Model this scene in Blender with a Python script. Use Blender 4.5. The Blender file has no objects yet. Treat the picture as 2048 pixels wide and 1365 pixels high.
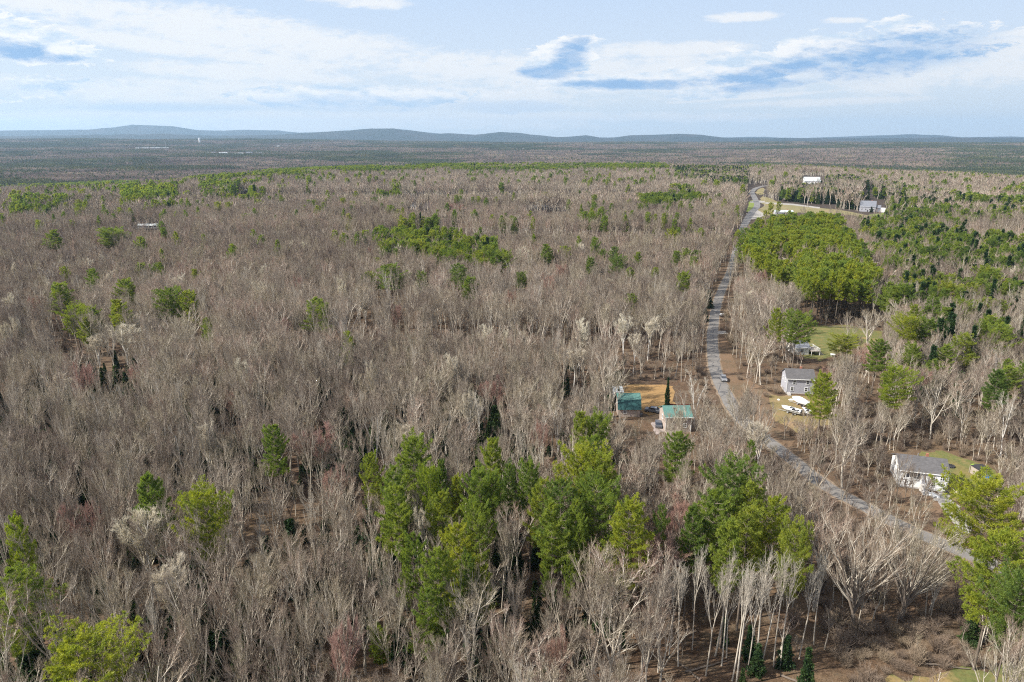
import bpy, math, random
import numpy as np
from mathutils import noise as mnoise, Vector

R = math.radians
rng = np.random.default_rng(11)
random.seed(11)
scene = bpy.context.scene
col = scene.collection

# ------------------------------------------------------------------ camera
CAMZ, PITCH, FPX = 75.0, R(16.5), 1365.0
cd = bpy.data.cameras.new("camera"); cd.lens = 24; cd.sensor_width = 36
cd.clip_start = 1.0; cd.clip_end = 60000
cam = bpy.data.objects.new("camera", cd); col.objects.link(cam)
cam.location = (0, 0, CAMZ); cam.rotation_euler = (math.pi/2 - PITCH, 0, 0)
scene.camera = cam

# ------------------------------------------------------------------ light
SUN_AZ, SUN_EL = R(-104), R(42)          # azimuth from the view direction (+Y)
scene.view_settings.view_transform = 'Standard'
scene.view_settings.look = 'None'
scene.view_settings.exposure = 1.03
scene.view_settings.gamma = 1
sd = bpy.data.lights.new("sun", 'SUN'); sd.energy = 4.4; sd.angle = R(0.6); sd.color = (1.0, .95, .86)
sun = bpy.data.objects.new("sun", sd); col.objects.link(sun)
sdir = Vector((math.sin(SUN_AZ)*math.cos(SUN_EL), math.cos(SUN_AZ)*math.cos(SUN_EL), math.sin(SUN_EL)))
sun.rotation_euler = (-sdir).to_track_quat('-Z', 'Y').to_euler()
sun.location = (0, 0, 300)
scene.cycles.volume_bounces = 0
scene.cycles.use_denoising = False
scene.cycles.filter_width = 1.15
scene.cycles.max_bounces = 5
scene.cycles.diffuse_bounces = 3
scene.cycles.glossy_bounces = 2
scene.cycles.transparent_max_bounces = 8

cP, sP = math.cos(PITCH), math.sin(PITCH)
def ray(px, py):
    u = (px - 1024)/FPX; v = (682.5 - py)/FPX
    return np.array([u, cP + v*sP, -sP + v*cP])
def G(px, py, z=0.0):
    d = ray(px, py); t = (CAMZ - z)/(-d[2]); return d[0]*t, d[1]*t
def proj(x, y, z):
    x = np.asarray(x, float); y = np.asarray(y, float); z = np.asarray(z, float) - CAMZ
    f = y*cP - z*sP; up = y*sP + z*cP
    f = np.maximum(f, 1e-3)
    return 1024 + FPX*x/f, 682.5 - FPX*up/f, f

# ------------------------------------------------------------------ node helpers
class NT:
    def __init__(s, tree): s.t = tree; s.n = tree.nodes; s.l = tree.links
    def add(s, typ, **kw):
        n = s.n.new(typ)
        for k, v in kw.items():
            if k.startswith('_'): n.inputs[k[1:].replace('__', ' ')].default_value = v
            else: setattr(n, k, v)
        return n
    def put(s, sock, v):
        if hasattr(v, 'is_output') or isinstance(v, bpy.types.NodeSocket): s.l.new(v, sock)
        else: sock.default_value = v
    def math(s, op, a, b=None, c=None, clamp=False):
        n = s.n.new('ShaderNodeMath'); n.operation = op; n.use_clamp = clamp
        s.put(n.inputs[0], a)
        if b is not None: s.put(n.inputs[1], b)
        if c is not None: s.put(n.inputs[2], c)
        return n.outputs[0]
    def mix(s, f, a, b, typ='MIX'):
        n = s.n.new('ShaderNodeMix'); n.data_type = 'RGBA'; n.blend_type = typ
        s.put(n.inputs[0], f); s.put(n.inputs[6], a); s.put(n.inputs[7], b)
        return n.outputs[2]
    def noise(s, vec, scale, detail=3, rough=.55, dist=0.0):
        n = s.n.new('ShaderNodeTexNoise'); n.inputs['Scale'].default_value = scale
        n.inputs['Detail'].default_value = detail; n.inputs['Roughness'].default_value = rough
        n.inputs['Distortion'].default_value = dist
        if vec is not None: s.l.new(vec, n.inputs['Vector'])
        return n.outputs[0]
    def ramp(s, f, stops):
        n = s.n.new('ShaderNodeValToRGB'); cr = n.color_ramp
        while len(cr.elements) > 1: cr.elements.remove(cr.elements[-1])
        for i, (p, c) in enumerate(stops):
            e = cr.elements[0] if i == 0 else cr.elements.new(p)
            e.position = p; e.color = (*c, 1) if len(c) == 3 else c
        s.put(n.inputs[0], f)
        return n.outputs[0]
    def sstep(s, v, a, b):
        n = s.n.new('ShaderNodeMapRange'); n.interpolation_type = 'SMOOTHSTEP'
        s.put(n.inputs[0], v); n.inputs[1].default_value = a; n.inputs[2].default_value = b
        return n.outputs[0]

# ------------------------------------------------------------------ sky with clouds
world = bpy.data.worlds.new("World"); scene.world = world; world.use_nodes = True
w = NT(world.node_tree); w.n.clear()
out = w.add('ShaderNodeOutputWorld'); bg = w.add('ShaderNodeBackground'); w.l.new(bg.outputs[0], out.inputs[0])
sky = w.add('ShaderNodeTexSky'); sky.sky_type = 'NISHITA'; sky.sun_disc = False
sky.sun_elevation = SUN_EL; sky.sun_rotation = SUN_AZ; sky.altitude = 100; sky.dust_density = 1.0; sky.air_density = 1.0; sky.ozone_density = 2.0
tc = w.add('ShaderNodeTexCoord'); sep = w.add('ShaderNodeSeparateXYZ'); w.l.new(tc.outputs['Generated'], sep.inputs[0])
ay = w.math('MAXIMUM', w.math('ABSOLUTE', sep.outputs[1]), .15)
U = w.math('DIVIDE', sep.outputs[0], ay); W = w.math('DIVIDE', sep.outputs[2], ay)
cmb = w.add('ShaderNodeCombineXYZ'); w.l.new(U, cmb.inputs[0]); w.put(cmb.inputs[1], w.math('MULTIPLY', W, 3.2)); w.l.new(w.math('SIGN', sep.outputs[1]), cmb.inputs[2])
n1 = w.noise(cmb.outputs[0], 9.0, 10, .66, .5)
n2 = w.noise(cmb.outputs[0], 34.0, 8, .68, .4)
n3 = w.noise(cmb.outputs[0], 3.2, 4, .5, .2)
sh_ = w.add('ShaderNodeVectorMath', operation='ADD'); w.l.new(cmb.outputs[0], sh_.inputs[0]); sh_.inputs[1].default_value = (-.010, .035, 0)
n4 = w.noise(cmb.outputs[0], 15.0, 9, .6, .3); n5 = w.noise(sh_.outputs[0], 15.0, 9, .6, .3)
relief = w.math('ADD', .62, w.math('MULTIPLY', w.math('SUBTRACT', n4, n5), 4.5), clamp=True)
nn = w.math('ADD', w.math('MULTIPLY', w.math('SUBTRACT', n1, .5), 2.4), w.math('MULTIPLY', w.math('SUBTRACT', n2, .5), 2.6))
nn = w.math('ADD', nn, w.math('MULTIPLY', w.math('SUBTRACT', n3, .5), 1.6))
def uw(px, py):
    d = ray(px, py); return d[0]/d[1], d[2]/d[1]
def blob(px, py, a, b, tilt):
    cu, cw = uw(px, py); a /= FPX; b /= FPX; t = R(tilt)
    du = w.math('SUBTRACT', U, cu); dw = w.math('SUBTRACT', W, cw)
    xr = w.math('ADD', w.math('MULTIPLY', du, math.cos(t)/a), w.math('MULTIPLY', dw, math.sin(t)/a))
    yr = w.math('ADD', w.math('MULTIPLY', du, -math.sin(t)/b), w.math('MULTIPLY', dw, math.cos(t)/b))
    return w.math('SUBTRACT', 1.0, w.math('ADD', w.math('MULTIPLY', xr, xr), w.math('MULTIPLY', yr, yr)))
def blobs(lst):
    acc = None
    for b_ in lst:
        m_ = w.math('MAXIMUM', blob(*b_), -1.5)
        acc = m_ if acc is None else w.math('MAXIMUM', acc, m_)
    return acc
thin = blobs([(430, 60, 400, 38, -8), (330, 92, 420, 14, -7), (90, 10, 160, 10, -5), (730, 5, 95, 10, -2), (1150, 140, 380, 26, -1), (1500, 150, 560, 36, 1),
              (500, 145, 260, 16, -2), (330, 185, 460, 26, -2), (850, 200, 320, 26, 0), (1300, 100, 220, 14, 2),
              (1485, 34, 70, 9, 2), (1690, 42, 50, 6, 0), (1900, 150, 260, 30, 5), (2000, 95, 120, 26, 5), (1650, 205, 220, 8, 2), (1250, 235, 300, 10, 0),
              (600, 240, 700, 20, 0), (2040, 68, 70, 8, 4), (1560, 190, 200, 5, 4), (130, 235, 260, 14, 0)])
puff = blobs([(1130, 112, 74, 34, 14), (1560, 120, 190, 26, 10), (1750, 95, 240, 46, 4), (70, 92, 120, 40, -14), (1250, 165, 150, 16, 1), (1560, 162, 140, 15, 4), (90, 175, 130, 24, 6),
              (1400, 190, 70, 10, 0), (700, 195, 230, 20, 0)])
core = blobs([(1142, 114, 46, 28, 38), (1100, 145, 60, 12, 0), (1775, 112, 215, 42, 7), (1570, 140, 150, 16, 8), (35, 100, 70, 20, -10), (110, 118, 60, 9, 0),
              (1260, 170, 130, 10, 0), (1560, 168, 115, 11, 5), (1640, 125, 150, 12, 8)])
soft = blobs([(80, 180, 90, 12, 4), (720, 208, 240, 16, 0), (1000, 213, 130, 12, 0), (350, 215, 200, 10, 0)])
c_thin = w.sstep(w.math('ADD', thin, w.math('MULTIPLY', nn, 1.2)), -.5, .9)
c_puff = w.sstep(w.math('ADD', puff, w.math('MULTIPLY', nn, 1.6)), -.05, .32)
c_core = w.sstep(w.math('ADD', core, w.math('MULTIPLY', nn, 1.0)), -.35, 1.05)
c_soft = w.sstep(w.math('ADD', soft, w.math('MULTIPLY', nn, 1.3)), -.5, 1.0)
skyc = w.mix(1.0, sky.outputs[0], (0.66, .80, 1.02, 1), 'MULTIPLY')
high = w.sstep(sep.outputs[2], .0, .26)
pale = w.mix(high, (6.2, 6.75, 7.2, 1), (4.3, 5.5, 7.3, 1))
skyb = w.mix(w.math('SUBTRACT', .92, w.math('MULTIPLY', w.sstep(sep.outputs[2], .16, .5), .92)), skyc, pale)
skyb = w.mix(w.math('MULTIPLY', c_thin, .85), skyb, (7.25, 7.3, 7.35, 1))
skyb = w.mix(c_puff, skyb, w.mix(relief, (5.0, 6.0, 7.1, 1), (7.7, 7.7, 7.7, 1)))
skyb = w.mix(w.math('MULTIPLY', c_soft, .4), skyb, (3.2, 4.8, 6.9, 1))
skyb = w.mix(w.math('MULTIPLY', c_core, w.math('SUBTRACT', 1.1, w.math('MULTIPLY', relief, .32))), skyb, (2.3, 3.85, 6.1, 1))
# broken bright cloud added overhead, out of view, to strengthen the fill light
up_ = w.math('MULTIPLY', w.sstep(sep.outputs[2], .25, .55), w.sstep(w.noise(tc.outputs['Generated'], 2.6, 6, .6), .38, .6))
skyb = w.mix(w.math('MULTIPLY', up_, .9), skyb, (9.5, 9.5, 9.6, 1))
w.l.new(skyb, bg.inputs[0]); bg.inputs[1].default_value = 0.066

# ------------------------------------------------------------------ mesh helpers
class MB:
    def __init__(s): s.v = []; s.f = []; s.m = []
    def box(s, x0, x1, y0, y1, z0, z1, m=0):
        b = len(s.v)
        s.v += [(x0,y0,z0),(x1,y0,z0),(x1,y1,z0),(x0,y1,z0),(x0,y0,z1),(x1,y0,z1),(x1,y1,z1),(x0,y1,z1)]
        for q in ((0,3,2,1),(4,5,6,7),(0,1,5,4),(1,2,6,5),(2,3,7,6),(3,0,4,7)): s.f.append(tuple(b+i for i in q)); s.m.append(m)
        return s
    def prism(s, prof, x0, x1, axis='x', m=0):
        """profile (a,z) swept along axis; with axis x the a runs along y"""
        b = len(s.v); n = len(prof)
        for t in (x0, x1):
            for a, z in prof: s.v.append((t, a, z) if axis == 'x' else (a, t, z))
        for i in range(n):
            j = (i+1) % n; s.f.append((b+i, b+j, b+n+j, b+n+i)); s.m.append(m)
        s.f.append(tuple(b+i for i in range(n))[::-1]); s.f.append(tuple(b+n+i for i in range(n))); s.m += [m, m]
        return s
    def tube(s, p, q, r0, r1=None, n=6, m=0):
        r1 = r0 if r1 is None else r1
        p = Vector(p); q = Vector(q); d = (q-p).normalized()
        a = d.cross(Vector((0,0,1)) if abs(d.z) < .9 else Vector((1,0,0))).normalized(); c = d.cross(a)
        b = len(s.v)
        for (o, r) in ((p, r0), (q, r1)):
            for i in range(n):
                t = 2*math.pi*i/n; s.v.append(tuple(o + (a*math.cos(t) + c*math.sin(t))*r))
        for i in range(n):
            j = (i+1) % n; s.f.append((b+i, b+j, b+n+j, b+n+i)); s.m.append(m)
        s.f.append(tuple(b+i for i in range(n))[::-1]); s.f.append(tuple(b+n+i for i in range(n))); s.m += [m, m]
        return s
    def build(s, name, mat, parent=None, loc=None, rz=0, smooth=False):
        me = bpy.data.meshes.new(name); me.from_pydata(s.v, [], s.f); me.update()
        for mm in (mat if isinstance(mat, (list, tuple)) else [mat]): me.materials.append(mm)
        if any(s.m): me.polygons.foreach_set('material_index', s.m)
        if smooth: me.shade_smooth()
        o = bpy.data.objects.new(name, me); col.objects.link(o)
        if parent: o.parent = parent
        if loc: o.location = loc
        o.rotation_euler.z = rz
        return o
def np_mesh(name, V, F, mats, smooth=False, mi=None):
    me = bpy.data.meshes.new(name)
    V = np.asarray(V, np.float32); F = np.asarray(F, np.int32); k = F.shape[1]
    me.vertices.add(len(V)); me.vertices.foreach_set('co', V.ravel())
    me.loops.add(F.size); me.loops.foreach_set('vertex_index', F.ravel())
    me.polygons.add(len(F)); me.polygons.foreach_set('loop_start', np.arange(0, F.size, k, dtype=np.int32))
    me.polygons.foreach_set('loop_total', np.full(len(F), k, np.int32))
    for m_ in (mats if isinstance(mats, (list, tuple)) else [mats]): me.materials.append(m_)
    if mi is not None: me.polygons.foreach_set('material_index', np.asarray(mi, np.int32))
    me.update(); me.validate()
    if smooth: me.shade_smooth()
    return me
def tag(o, label=None, cat=None, group=None, kind=None):
    if label: o['label'] = label
    if cat: o['category'] = cat
    if group: o['group'] = group
    if kind: o['kind'] = kind
    return o
def empty(name, loc, rz=0, sc=None):
    o = bpy.data.objects.new(name, None); col.objects.link(o); o.location = loc; o.rotation_euler.z = rz
    o.empty_display_size = .5
    if sc: o.scale = sc if isinstance(sc, (tuple, list)) else (sc, sc, sc)
    return o

# ------------------------------------------------------------------ materials
def bsdf_mat(name):
    m = bpy.data.materials.new(name); m.use_nodes = True
    t = NT(m.node_tree); b = t.n['Principled BSDF']; b.inputs['Roughness'].default_value = .85
    b.inputs['Specular IOR Level'].default_value = .2
    return m, t, b
def simple(name, c, rough=.7, var=.12, sc=1.5, spec=.3, bump=0.0, metal=0.0, stretch=None):
    m, t, b = bsdf_mat(name); b.inputs['Roughness'].default_value = rough; b.inputs['Specular IOR Level'].default_value = spec; b.inputs['Metallic'].default_value = metal
    tcn = t.add('ShaderNodeTexCoord'); vec = tcn.outputs['Object']
    if stretch:
        mp = t.add('ShaderNodeMapping'); mp.inputs['Scale'].default_value = stretch; t.l.new(vec, mp.inputs[0]); vec = mp.outputs[0]
    n = t.noise(vec, sc, 5, .65)
    c0 = tuple(max(0, x*(1-var*2)) for x in c); c1 = tuple(min(1, x*(1+var*2)) for x in c)
    t.l.new(t.ramp(n, [(.25, c0), (.75, c1)]), b.inputs['Base Color'])
    if bump:
        bn = t.add('ShaderNodeBump'); bn.inputs['Strength'].default_value = bump; t.l.new(n, bn.inputs['Height']); t.l.new(bn.outputs[0], b.inputs['Normal'])
    return m
def lap(name, c, pitch=.2, var=.06, rough=.6, vertical=False, dark=.72):
    """siding, shingle or standing-seam courses"""
    m, t, b = bsdf_mat(name); b.inputs['Roughness'].default_value = rough
    tcn = t.add('ShaderNodeTexCoord'); sp = t.add('ShaderNodeSeparateXYZ'); t.l.new(tcn.outputs['Object'], sp.inputs[0])
    fr = t.math('FRACT', t.math('DIVIDE', sp.outputs[0 if vertical else 2], pitch))
    edge = t.sstep(fr, .0, .22)
    n = t.noise(tcn.outputs['Object'], 1.3, 6, .7)
    base = t.ramp(n, [(.3, tuple(x*(1-var*2.4) for x in c)), (.7, tuple(min(1, x*(1+var)) for x in c))])
    n_ = t.noise(tcn.outputs['Object'], 14, 3, .7)
    base = t.mix(t.math('MULTIPLY', n_, .25), base, (*[x*.6 for x in c], 1))
    t.l.new(t.mix(edge, t.mix(1.0, base, (dark, dark, dark, 1), 'MULTIPLY'), base), b.inputs['Base Color'])
    return m
def bark_mat(name, stops, pink=0.0, trans=0.0):
    m, t, b = bsdf_mat(name)
    oi = t.add('ShaderNodeObjectInfo')
    ln = t.noise(oi.outputs['Location'], .012, 2, .5)
    f = t.math('ADD', t.math('MULTIPLY', oi.outputs['Random'], .62), t.math('MULTIPLY', t.math('SUBTRACT', ln, .5), 1.3)); f = t.math('ADD', f, .2, clamp=True)
    c = t.ramp(f, stops)
    tcn = t.add('ShaderNodeTexCoord'); n = t.noise(tcn.outputs['Object'], 2.2, 3, .6)
    c = t.mix(t.math('MULTIPLY', n, .5), c, t.mix(1.0, c, (.55, .52, .5, 1), 'MULTIPLY'))
    t.l.new(c, b.inputs['Base Color'])
    return m
M = {}
M['twig'] = bark_mat('twig_bark', [(0, (.17, .122, .098)), (.25, (.255, .20, .158)), (.45, (.325, .27, .215)), (.62, (.36, .31, .215)), (.8, (.385, .275, .22)), (1, (.50, .435, .345))])
M['bark'] = bark_mat('trunk_bark', [(0, (.32, .275, .22)), (.45, (.52, .465, .385)), (1, (.72, .66, .56))])
M['pale'] = bark_mat('pale_bark', [(0, (.44, .39, .32)), (1, (.58, .53, .45))])
M['cream'] = bark_mat('catkin_twigs', [(0, (.66, .61, .45)), (.5, (.70, .63, .51)), (1, (.76, .72, .58))])
M['red'] = bark_mat('maple_bud_twigs', [(0, (.40, .24, .20)), (.5, (.43, .27, .225)), (1, (.46, .30, .225))])
M['birch'] = bark_mat('birch_bark', [(0, (.68, .66, .62)), (1, (.78, .76, .72))])
M['darkbark'] = bark_mat('pine_bark', [(0, (.12, .095, .075)), (1, (.24, .20, .165))])
def needle_mat(name, stops, tr=.45):
    m, t, b = bsdf_mat(name)
    oi = t.add('ShaderNodeObjectInfo')
    f = t.math('ADD', t.math('MULTIPLY', oi.outputs['Random'], .75), t.math('MULTIPLY', t.math('SUBTRACT', t.noise(oi.outputs['Location'], .01, 2), .5), .8)); f = t.math('ADD', f, .12, clamp=True)
    c = t.ramp(f, stops)
    tcn = t.add('ShaderNodeTexCoord'); n = t.noise(tcn.outputs['Object'], .55, 4, .6)
    c = t.mix(t.sstep(n, .35, .65), t.mix(1.0, c, (.74, .82, .84, 1), 'MULTIPLY'), t.mix(1.0, c, (1.3, 1.22, .9, 1), 'MULTIPLY'))
    t.l.new(c, b.inputs['Base Color']); b.inputs['Roughness'].default_value = .6
    tl = t.add('ShaderNodeBsdfTranslucent'); t.l.new(t.mix(1.0, c, (1.5, 1.45, .7, 1), 'MULTIPLY'), tl.inputs[0])
    mx = t.add('ShaderNodeMixShader'); mx.inputs[0].default_value = tr
    t.l.new(b.outputs[0], mx.inputs[1]); t.l.new(tl.outputs[0], mx.inputs[2])
    t.l.new(mx.outputs[0], t.n['Material Output'].inputs[0])
    return m
M['needle'] = needle_mat('pine_needles', [(0, (.11, .165, .05)), (.35, (.165, .225, .05)), (.65, (.215, .265, .055)), (1, (.27, .29, .055))])
M['gold'] = needle_mat('yellow_green_needles', [(0, (.19, .25, .04)), (1, (.28, .30, .045))])
M['fneedle'] = needle_mat('far_evergreens', [(0, (.055, .07, .042)), (.6, (.09, .105, .05)), (1, (.15, .15, .06))], .15)
M['ftwig'] = bark_mat('far_hardwoods', [(0, (.23, .165, .14)), (.5, (.31, .235, .19)), (1, (.42, .33, .24))])
M['dneedle'] = needle_mat('spruce_needles', [(0, (.022, .048, .022)), (.6, (.035, .065, .024)), (1, (.06, .09, .03))], .2)

# ------------------------------------------------------------------ terrain
def nz(x, y, s, seed=0.0):
    return mnoise.noise(Vector((x*s + seed, y*s - seed*.7, seed)))
def T(x, y):
    r = math.hypot(x, y); u = x/max(y, 1) if y > 0 else (1 if x > 0 else -1)
    rc = np.interp(u, [-.75, -.5, -.2, 0, .35, .75], [840, 980, 1560, 1740, 1650, 1200])
    if r < rc: return 0.0
    z = np.interp(r, [rc, rc+250, rc+900, 3500, 5000, 7000, 8600, 10500, 14000], [0, -6, -46, -42, -16, 22, float(np.interp(u, [-.25, .0], [58, 34])), 0, -80])
    k = min(1, (r-rc)/800)
    z += k*(14*nz(x, y, .0007, 3.1) + 6*nz(x, y, .0022, 8.2))
    if r > 6000: z += 16*nz(x, y, .0004, 5.5)*min(1, (r-6000)/2000)
    return float(z)
def GT(px, py):
    """walk a view ray to the ground of the far country"""
    d = ray(px, py); t = 200
    while t < 12000:
        if CAMZ + d[2]*t < T(d[0]*t, d[1]*t): break
        t *= 1.004
    x, y = d[0]*t, d[1]*t
    return x, y, T(x, y)

m, t, b = bsdf_mat('leaf_litter'); M['ground'] = m
tcn = t.add('ShaderNodeTexCoord')
na = t.noise(tcn.outputs['Object'], .03, 5, .6); nb = t.noise(tcn.outputs['Object'], 1.1, 5, .75); nc = t.noise(tcn.outputs['Object'], .28, 4, .6)
c = t.ramp(nb, [(.3, (.028, .018, .012)), (.5, (.085, .052, .032)), (.7, (.18, .112, .07))])
c = t.mix(t.sstep(nc, .45, .7), c, (.10, .075, .05, 1))
c = t.mix(t.math('MULTIPLY', t.sstep(na, .45, .7), .6), c, (.17, .115, .065, 1))
nd = t.noise(tcn.outputs['Object'], .11, 4, .7); c = t.mix(t.math('MULTIPLY', t.sstep(nd, .48, .62), .5), c, (.16, .115, .075, 1)); ne = t.noise(tcn.outputs['Object'], 4.5, 3, .8); c = t.mix(t.sstep(ne, .55, .72), c, (.24, .18, .125, 1)); c = t.mix(t.sstep(ne, .48, .32), c, (.03, .022, .016, 1))
sp = t.add('ShaderNodeSeparateXYZ'); t.l.new(tcn.outputs['Object'], sp.inputs[0])
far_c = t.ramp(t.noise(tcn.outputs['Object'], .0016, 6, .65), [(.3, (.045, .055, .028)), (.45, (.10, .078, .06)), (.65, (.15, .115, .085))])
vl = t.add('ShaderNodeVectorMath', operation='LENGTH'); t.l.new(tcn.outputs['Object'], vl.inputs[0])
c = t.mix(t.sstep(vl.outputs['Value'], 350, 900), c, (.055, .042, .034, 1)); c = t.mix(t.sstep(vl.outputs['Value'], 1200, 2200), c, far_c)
t.l.new(c, b.inputs['Base Color']); b.inputs['Roughness'].default_value = 1
bn = t.add('ShaderNodeBump', _Strength=.6, _Distance=.3); t.l.new(nb, bn.inputs['Height']); t.l.new(bn.outputs[0], b.inputs['Normal'])

angs = np.concatenate([np.arange(-62, 62.01, .75), np.arange(70, 298, 8)])
rad = [0.5]
while rad[-1] < 14000: rad.append(rad[-1]*1.06 + 2)
V = []; F = []
na_ = len(angs)
for r_ in rad:
    for a in angs:
        x = r_*math.sin(R(a)); y = r_*math.cos(R(a)); V.append((x, y, T(x, y)))
for i in range(len(rad)-1):
    for j in range(na_):
        k = (j+1) % na_; F.append((i*na_+j, i*na_+k, (i+1)*na_+k, (i+1)*na_+j))
# close the small hole under the drone
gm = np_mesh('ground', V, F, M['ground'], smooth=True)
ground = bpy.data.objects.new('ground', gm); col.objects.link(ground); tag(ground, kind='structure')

# far hills: wooded ridges one behind another
def hill_layer(name, Rm, pts, depth, mat, seed):
    xs = [p[0] for p in pts]; ys = [p[1] for p in pts]
    V = []; F = []; aa = np.arange(-46, 46.01, .16); ss = np.linspace(-1, 1, 25)
    for s_ in ss:
        for a in aa:
            u = math.tan(R(a)); px = 1024 + FPX*u*(cP + .29*sP)   # column the ridge shows in, near the horizon
            py = np.interp(px, xs, ys)
            d = ray(px, py); el = d[2]/math.hypot(d[0], d[1])
            H = CAMZ + el*Rm
            rr = Rm + s_*depth
            x = rr*math.sin(R(a)); y = rr*math.cos(R(a))
            fall = .5 + .5*math.cos(math.pi*min(1, abs(s_)))
            z = -90 + (H + 90)*fall + (26*nz(x, y, .0011, seed) + 10*nz(x, y, .004, seed))*(abs(s_) > .02)*fall*.9 + 3*nz(x, y, .012, seed)*fall
            V.append((x, y, z))
    n = len(aa)
    for i in range(len(ss)-1):
        for j in range(n-1): F.append((i*n+j, i*n+j+1, (i+1)*n+j+1, (i+1)*n+j))
    o = bpy.data.objects.new(name, np_mesh(name, V, F, mat, smooth=True)); col.objects.link(o); tag(o, kind='structure'); return o
m, t, b = bsdf_mat('wooded_hills'); M['hills'] = m
tcn = t.add('ShaderNodeTexCoord')
t.l.new(t.ramp(t.noise(tcn.outputs['Object'], .0015, 9, .7), [(.35, (.010, .022, .018)), (.5, (.022, .030, .028)), (.65, (.04, .040, .038))]), b.inputs['Base Color']); b.inputs['Roughness'].default_value = 1
hill_layer('hills', 12500, [(-300, 278), (0, 273), (100, 272), (240, 270), (330, 268), (430, 272), (560, 270), (600, 267), (640, 265), (680, 263), (730, 259.5), (790, 258), (830, 262), (870, 268), (900, 267), (950, 270), (1000, 265), (1030, 266), (1080, 272), (1120, 275), (1170, 272), (1210, 278), (1260, 271), (1310, 270), (1360, 268), (1400, 270), (1450, 276), (1500, 277), (1600, 276.5), (1800, 277), (2048, 277), (2400, 277)], 1900, M['hills'], 2.2)
hill_layer('hills', 18500, [(-300, 266), (0, 262), (60, 261), (180, 261), (215, 258), (270, 250), (300, 251), (350, 253), (400, 261), (450, 262), (490, 260), (560, 262), (600, 266), (640, 265), (700, 268), (820, 268), (850, 266), (900, 270), (1100, 275), (1450, 276), (1500, 275), (1600, 277), (1680, 274), (1760, 271), (1830, 270), (1880, 271), (1920, 275), (2000, 274), (2048, 275), (2400, 270)], 2600, M['hills'], 7.7)

# ------------------------------------------------------------------ masks in the plan of the place
def inpoly(px, py, poly):
    ins = False; n = len(poly); j = n-1
    for i in range(n):
        xi, yi = poly[i]; xj, yj = poly[j]
        if (yi > py) != (yj > py) and px < (xj-xi)*(py-yi)/(yj-yi) + xi: ins = not ins
        j = i
    return ins
ROAD_PX = [(1546, 371), (1526, 373), (1510, 378), (1504, 386), (1508, 394), (1512, 403), (1514, 413), (1504, 425), (1494, 440), (1482, 465), (1475, 483), (1468, 515), (1458, 549), (1447, 572), (1437, 598), (1430, 626), (1427, 650), (1424, 675), (1426, 707), (1430, 738), (1441, 768), (1453, 792), (1466, 816), (1490, 846), (1526, 876), (1572, 910), (1644, 968), (1718, 1008), (1785, 1044), (1850, 1074), (1950, 1115), (2080, 1170), (2300, 1250)]
road_pts = np.array([G(*p) for p in ROAD_PX])
def smooth_line(P, n=8):
    P = [Vector((p[0], p[1], 0)) for p in P]; o = []
    for i in range(len(P)-1):
        p0 = P[max(i-1, 0)]; p1 = P[i]; p2 = P[i+1]; p3 = P[min(i+2, len(P)-1)]
        for k in range(n):
            s_ = k/n
            o.append(.5*((2*p1) + (p2-p0)*s_ + (2*p0-5*p1+4*p2-p3)*s_*s_ + (3*p1-p0-3*p2+p3)*s_**3))
    o.append(P[-1]); return o
road = smooth_line(road_pts)
RA = np.array([(p.x, p.y) for p in road])
def road_dist(x, y):
    return float(np.min(np.hypot(RA[:, 0]-x, RA[:, 1]-y)))
def strip(name, line, w0, z, mat, kind='structure', cols=6, wfun=None, edge=.25):
    V = []; F = []
    for i, p in enumerate(line):
        a = line[max(i-1, 0)]; c_ = line[min(i+1, len(line)-1)]; d = (c_-a).normalized(); nrm = Vector((-d.y, d.x, 0))
        ww = wfun(i) if wfun else w0
        for k in range(cols+1):
            s_ = (k/cols - .5)*2; e = edge*nz(p.x, p.y, .35, 3+k)*(abs(s_) > .9)
            q = p + nrm*(s_*(ww/2+e)); crown = .05*(1-s_*s_)
            V.append((q.x, q.y, z+crown))
    for i in range(len(line)-1):
        for k in range(cols):
            b_ = i*(cols+1)+k; F.append((b_, b_+cols+1, b_+cols+2, b_+1))
    o = bpy.data.objects.new(name, np_mesh(name, V, F, mat)); col.objects.link(o); tag(o, kind=kind); return o
M['shoulder'] = simple('gravel_shoulder', (.20, .15, .105), 1, .22, 1.2)
m, t, b = bsdf_mat('weathered_asphalt'); M['road'] = m
tcn = t.add('ShaderNodeTexCoord')
na = t.noise(tcn.outputs['Object'], .25, 6, .7); nb = t.noise(tcn.outputs['Object'], 2.5, 4, .7)
c = t.ramp(na, [(.3, (.155, .142, .128)), (.7, (.235, .216, .195))])
vo = t.add('ShaderNodeTexVoronoi'); vo.feature = 'DISTANCE_TO_EDGE'; vo.inputs['Scale'].default_value = .16; t.l.new(tcn.outputs['Object'], vo.inputs['Vector'])
c = t.mix(t.sstep(vo.outputs['Distance'], .03, .0), c, (.06, .06, .065, 1))
c = t.mix(t.math('MULTIPLY', nb, .35), c, (.10, .097, .095, 1))
t.l.new(c, b.inputs['Base Color']); b.inputs['Roughness'].default_value = .62; b.inputs['Specular IOR Level'].default_value = .5
nroad = len(road)
strip('road_shoulder', road, 5.2, .012, M['shoulder'], edge=.7)
strip('road', road, 4.1, .06, M['road'], wfun=lambda i: 4.1+3.0*max(0, min(1, (76-i)/12)))

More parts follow.
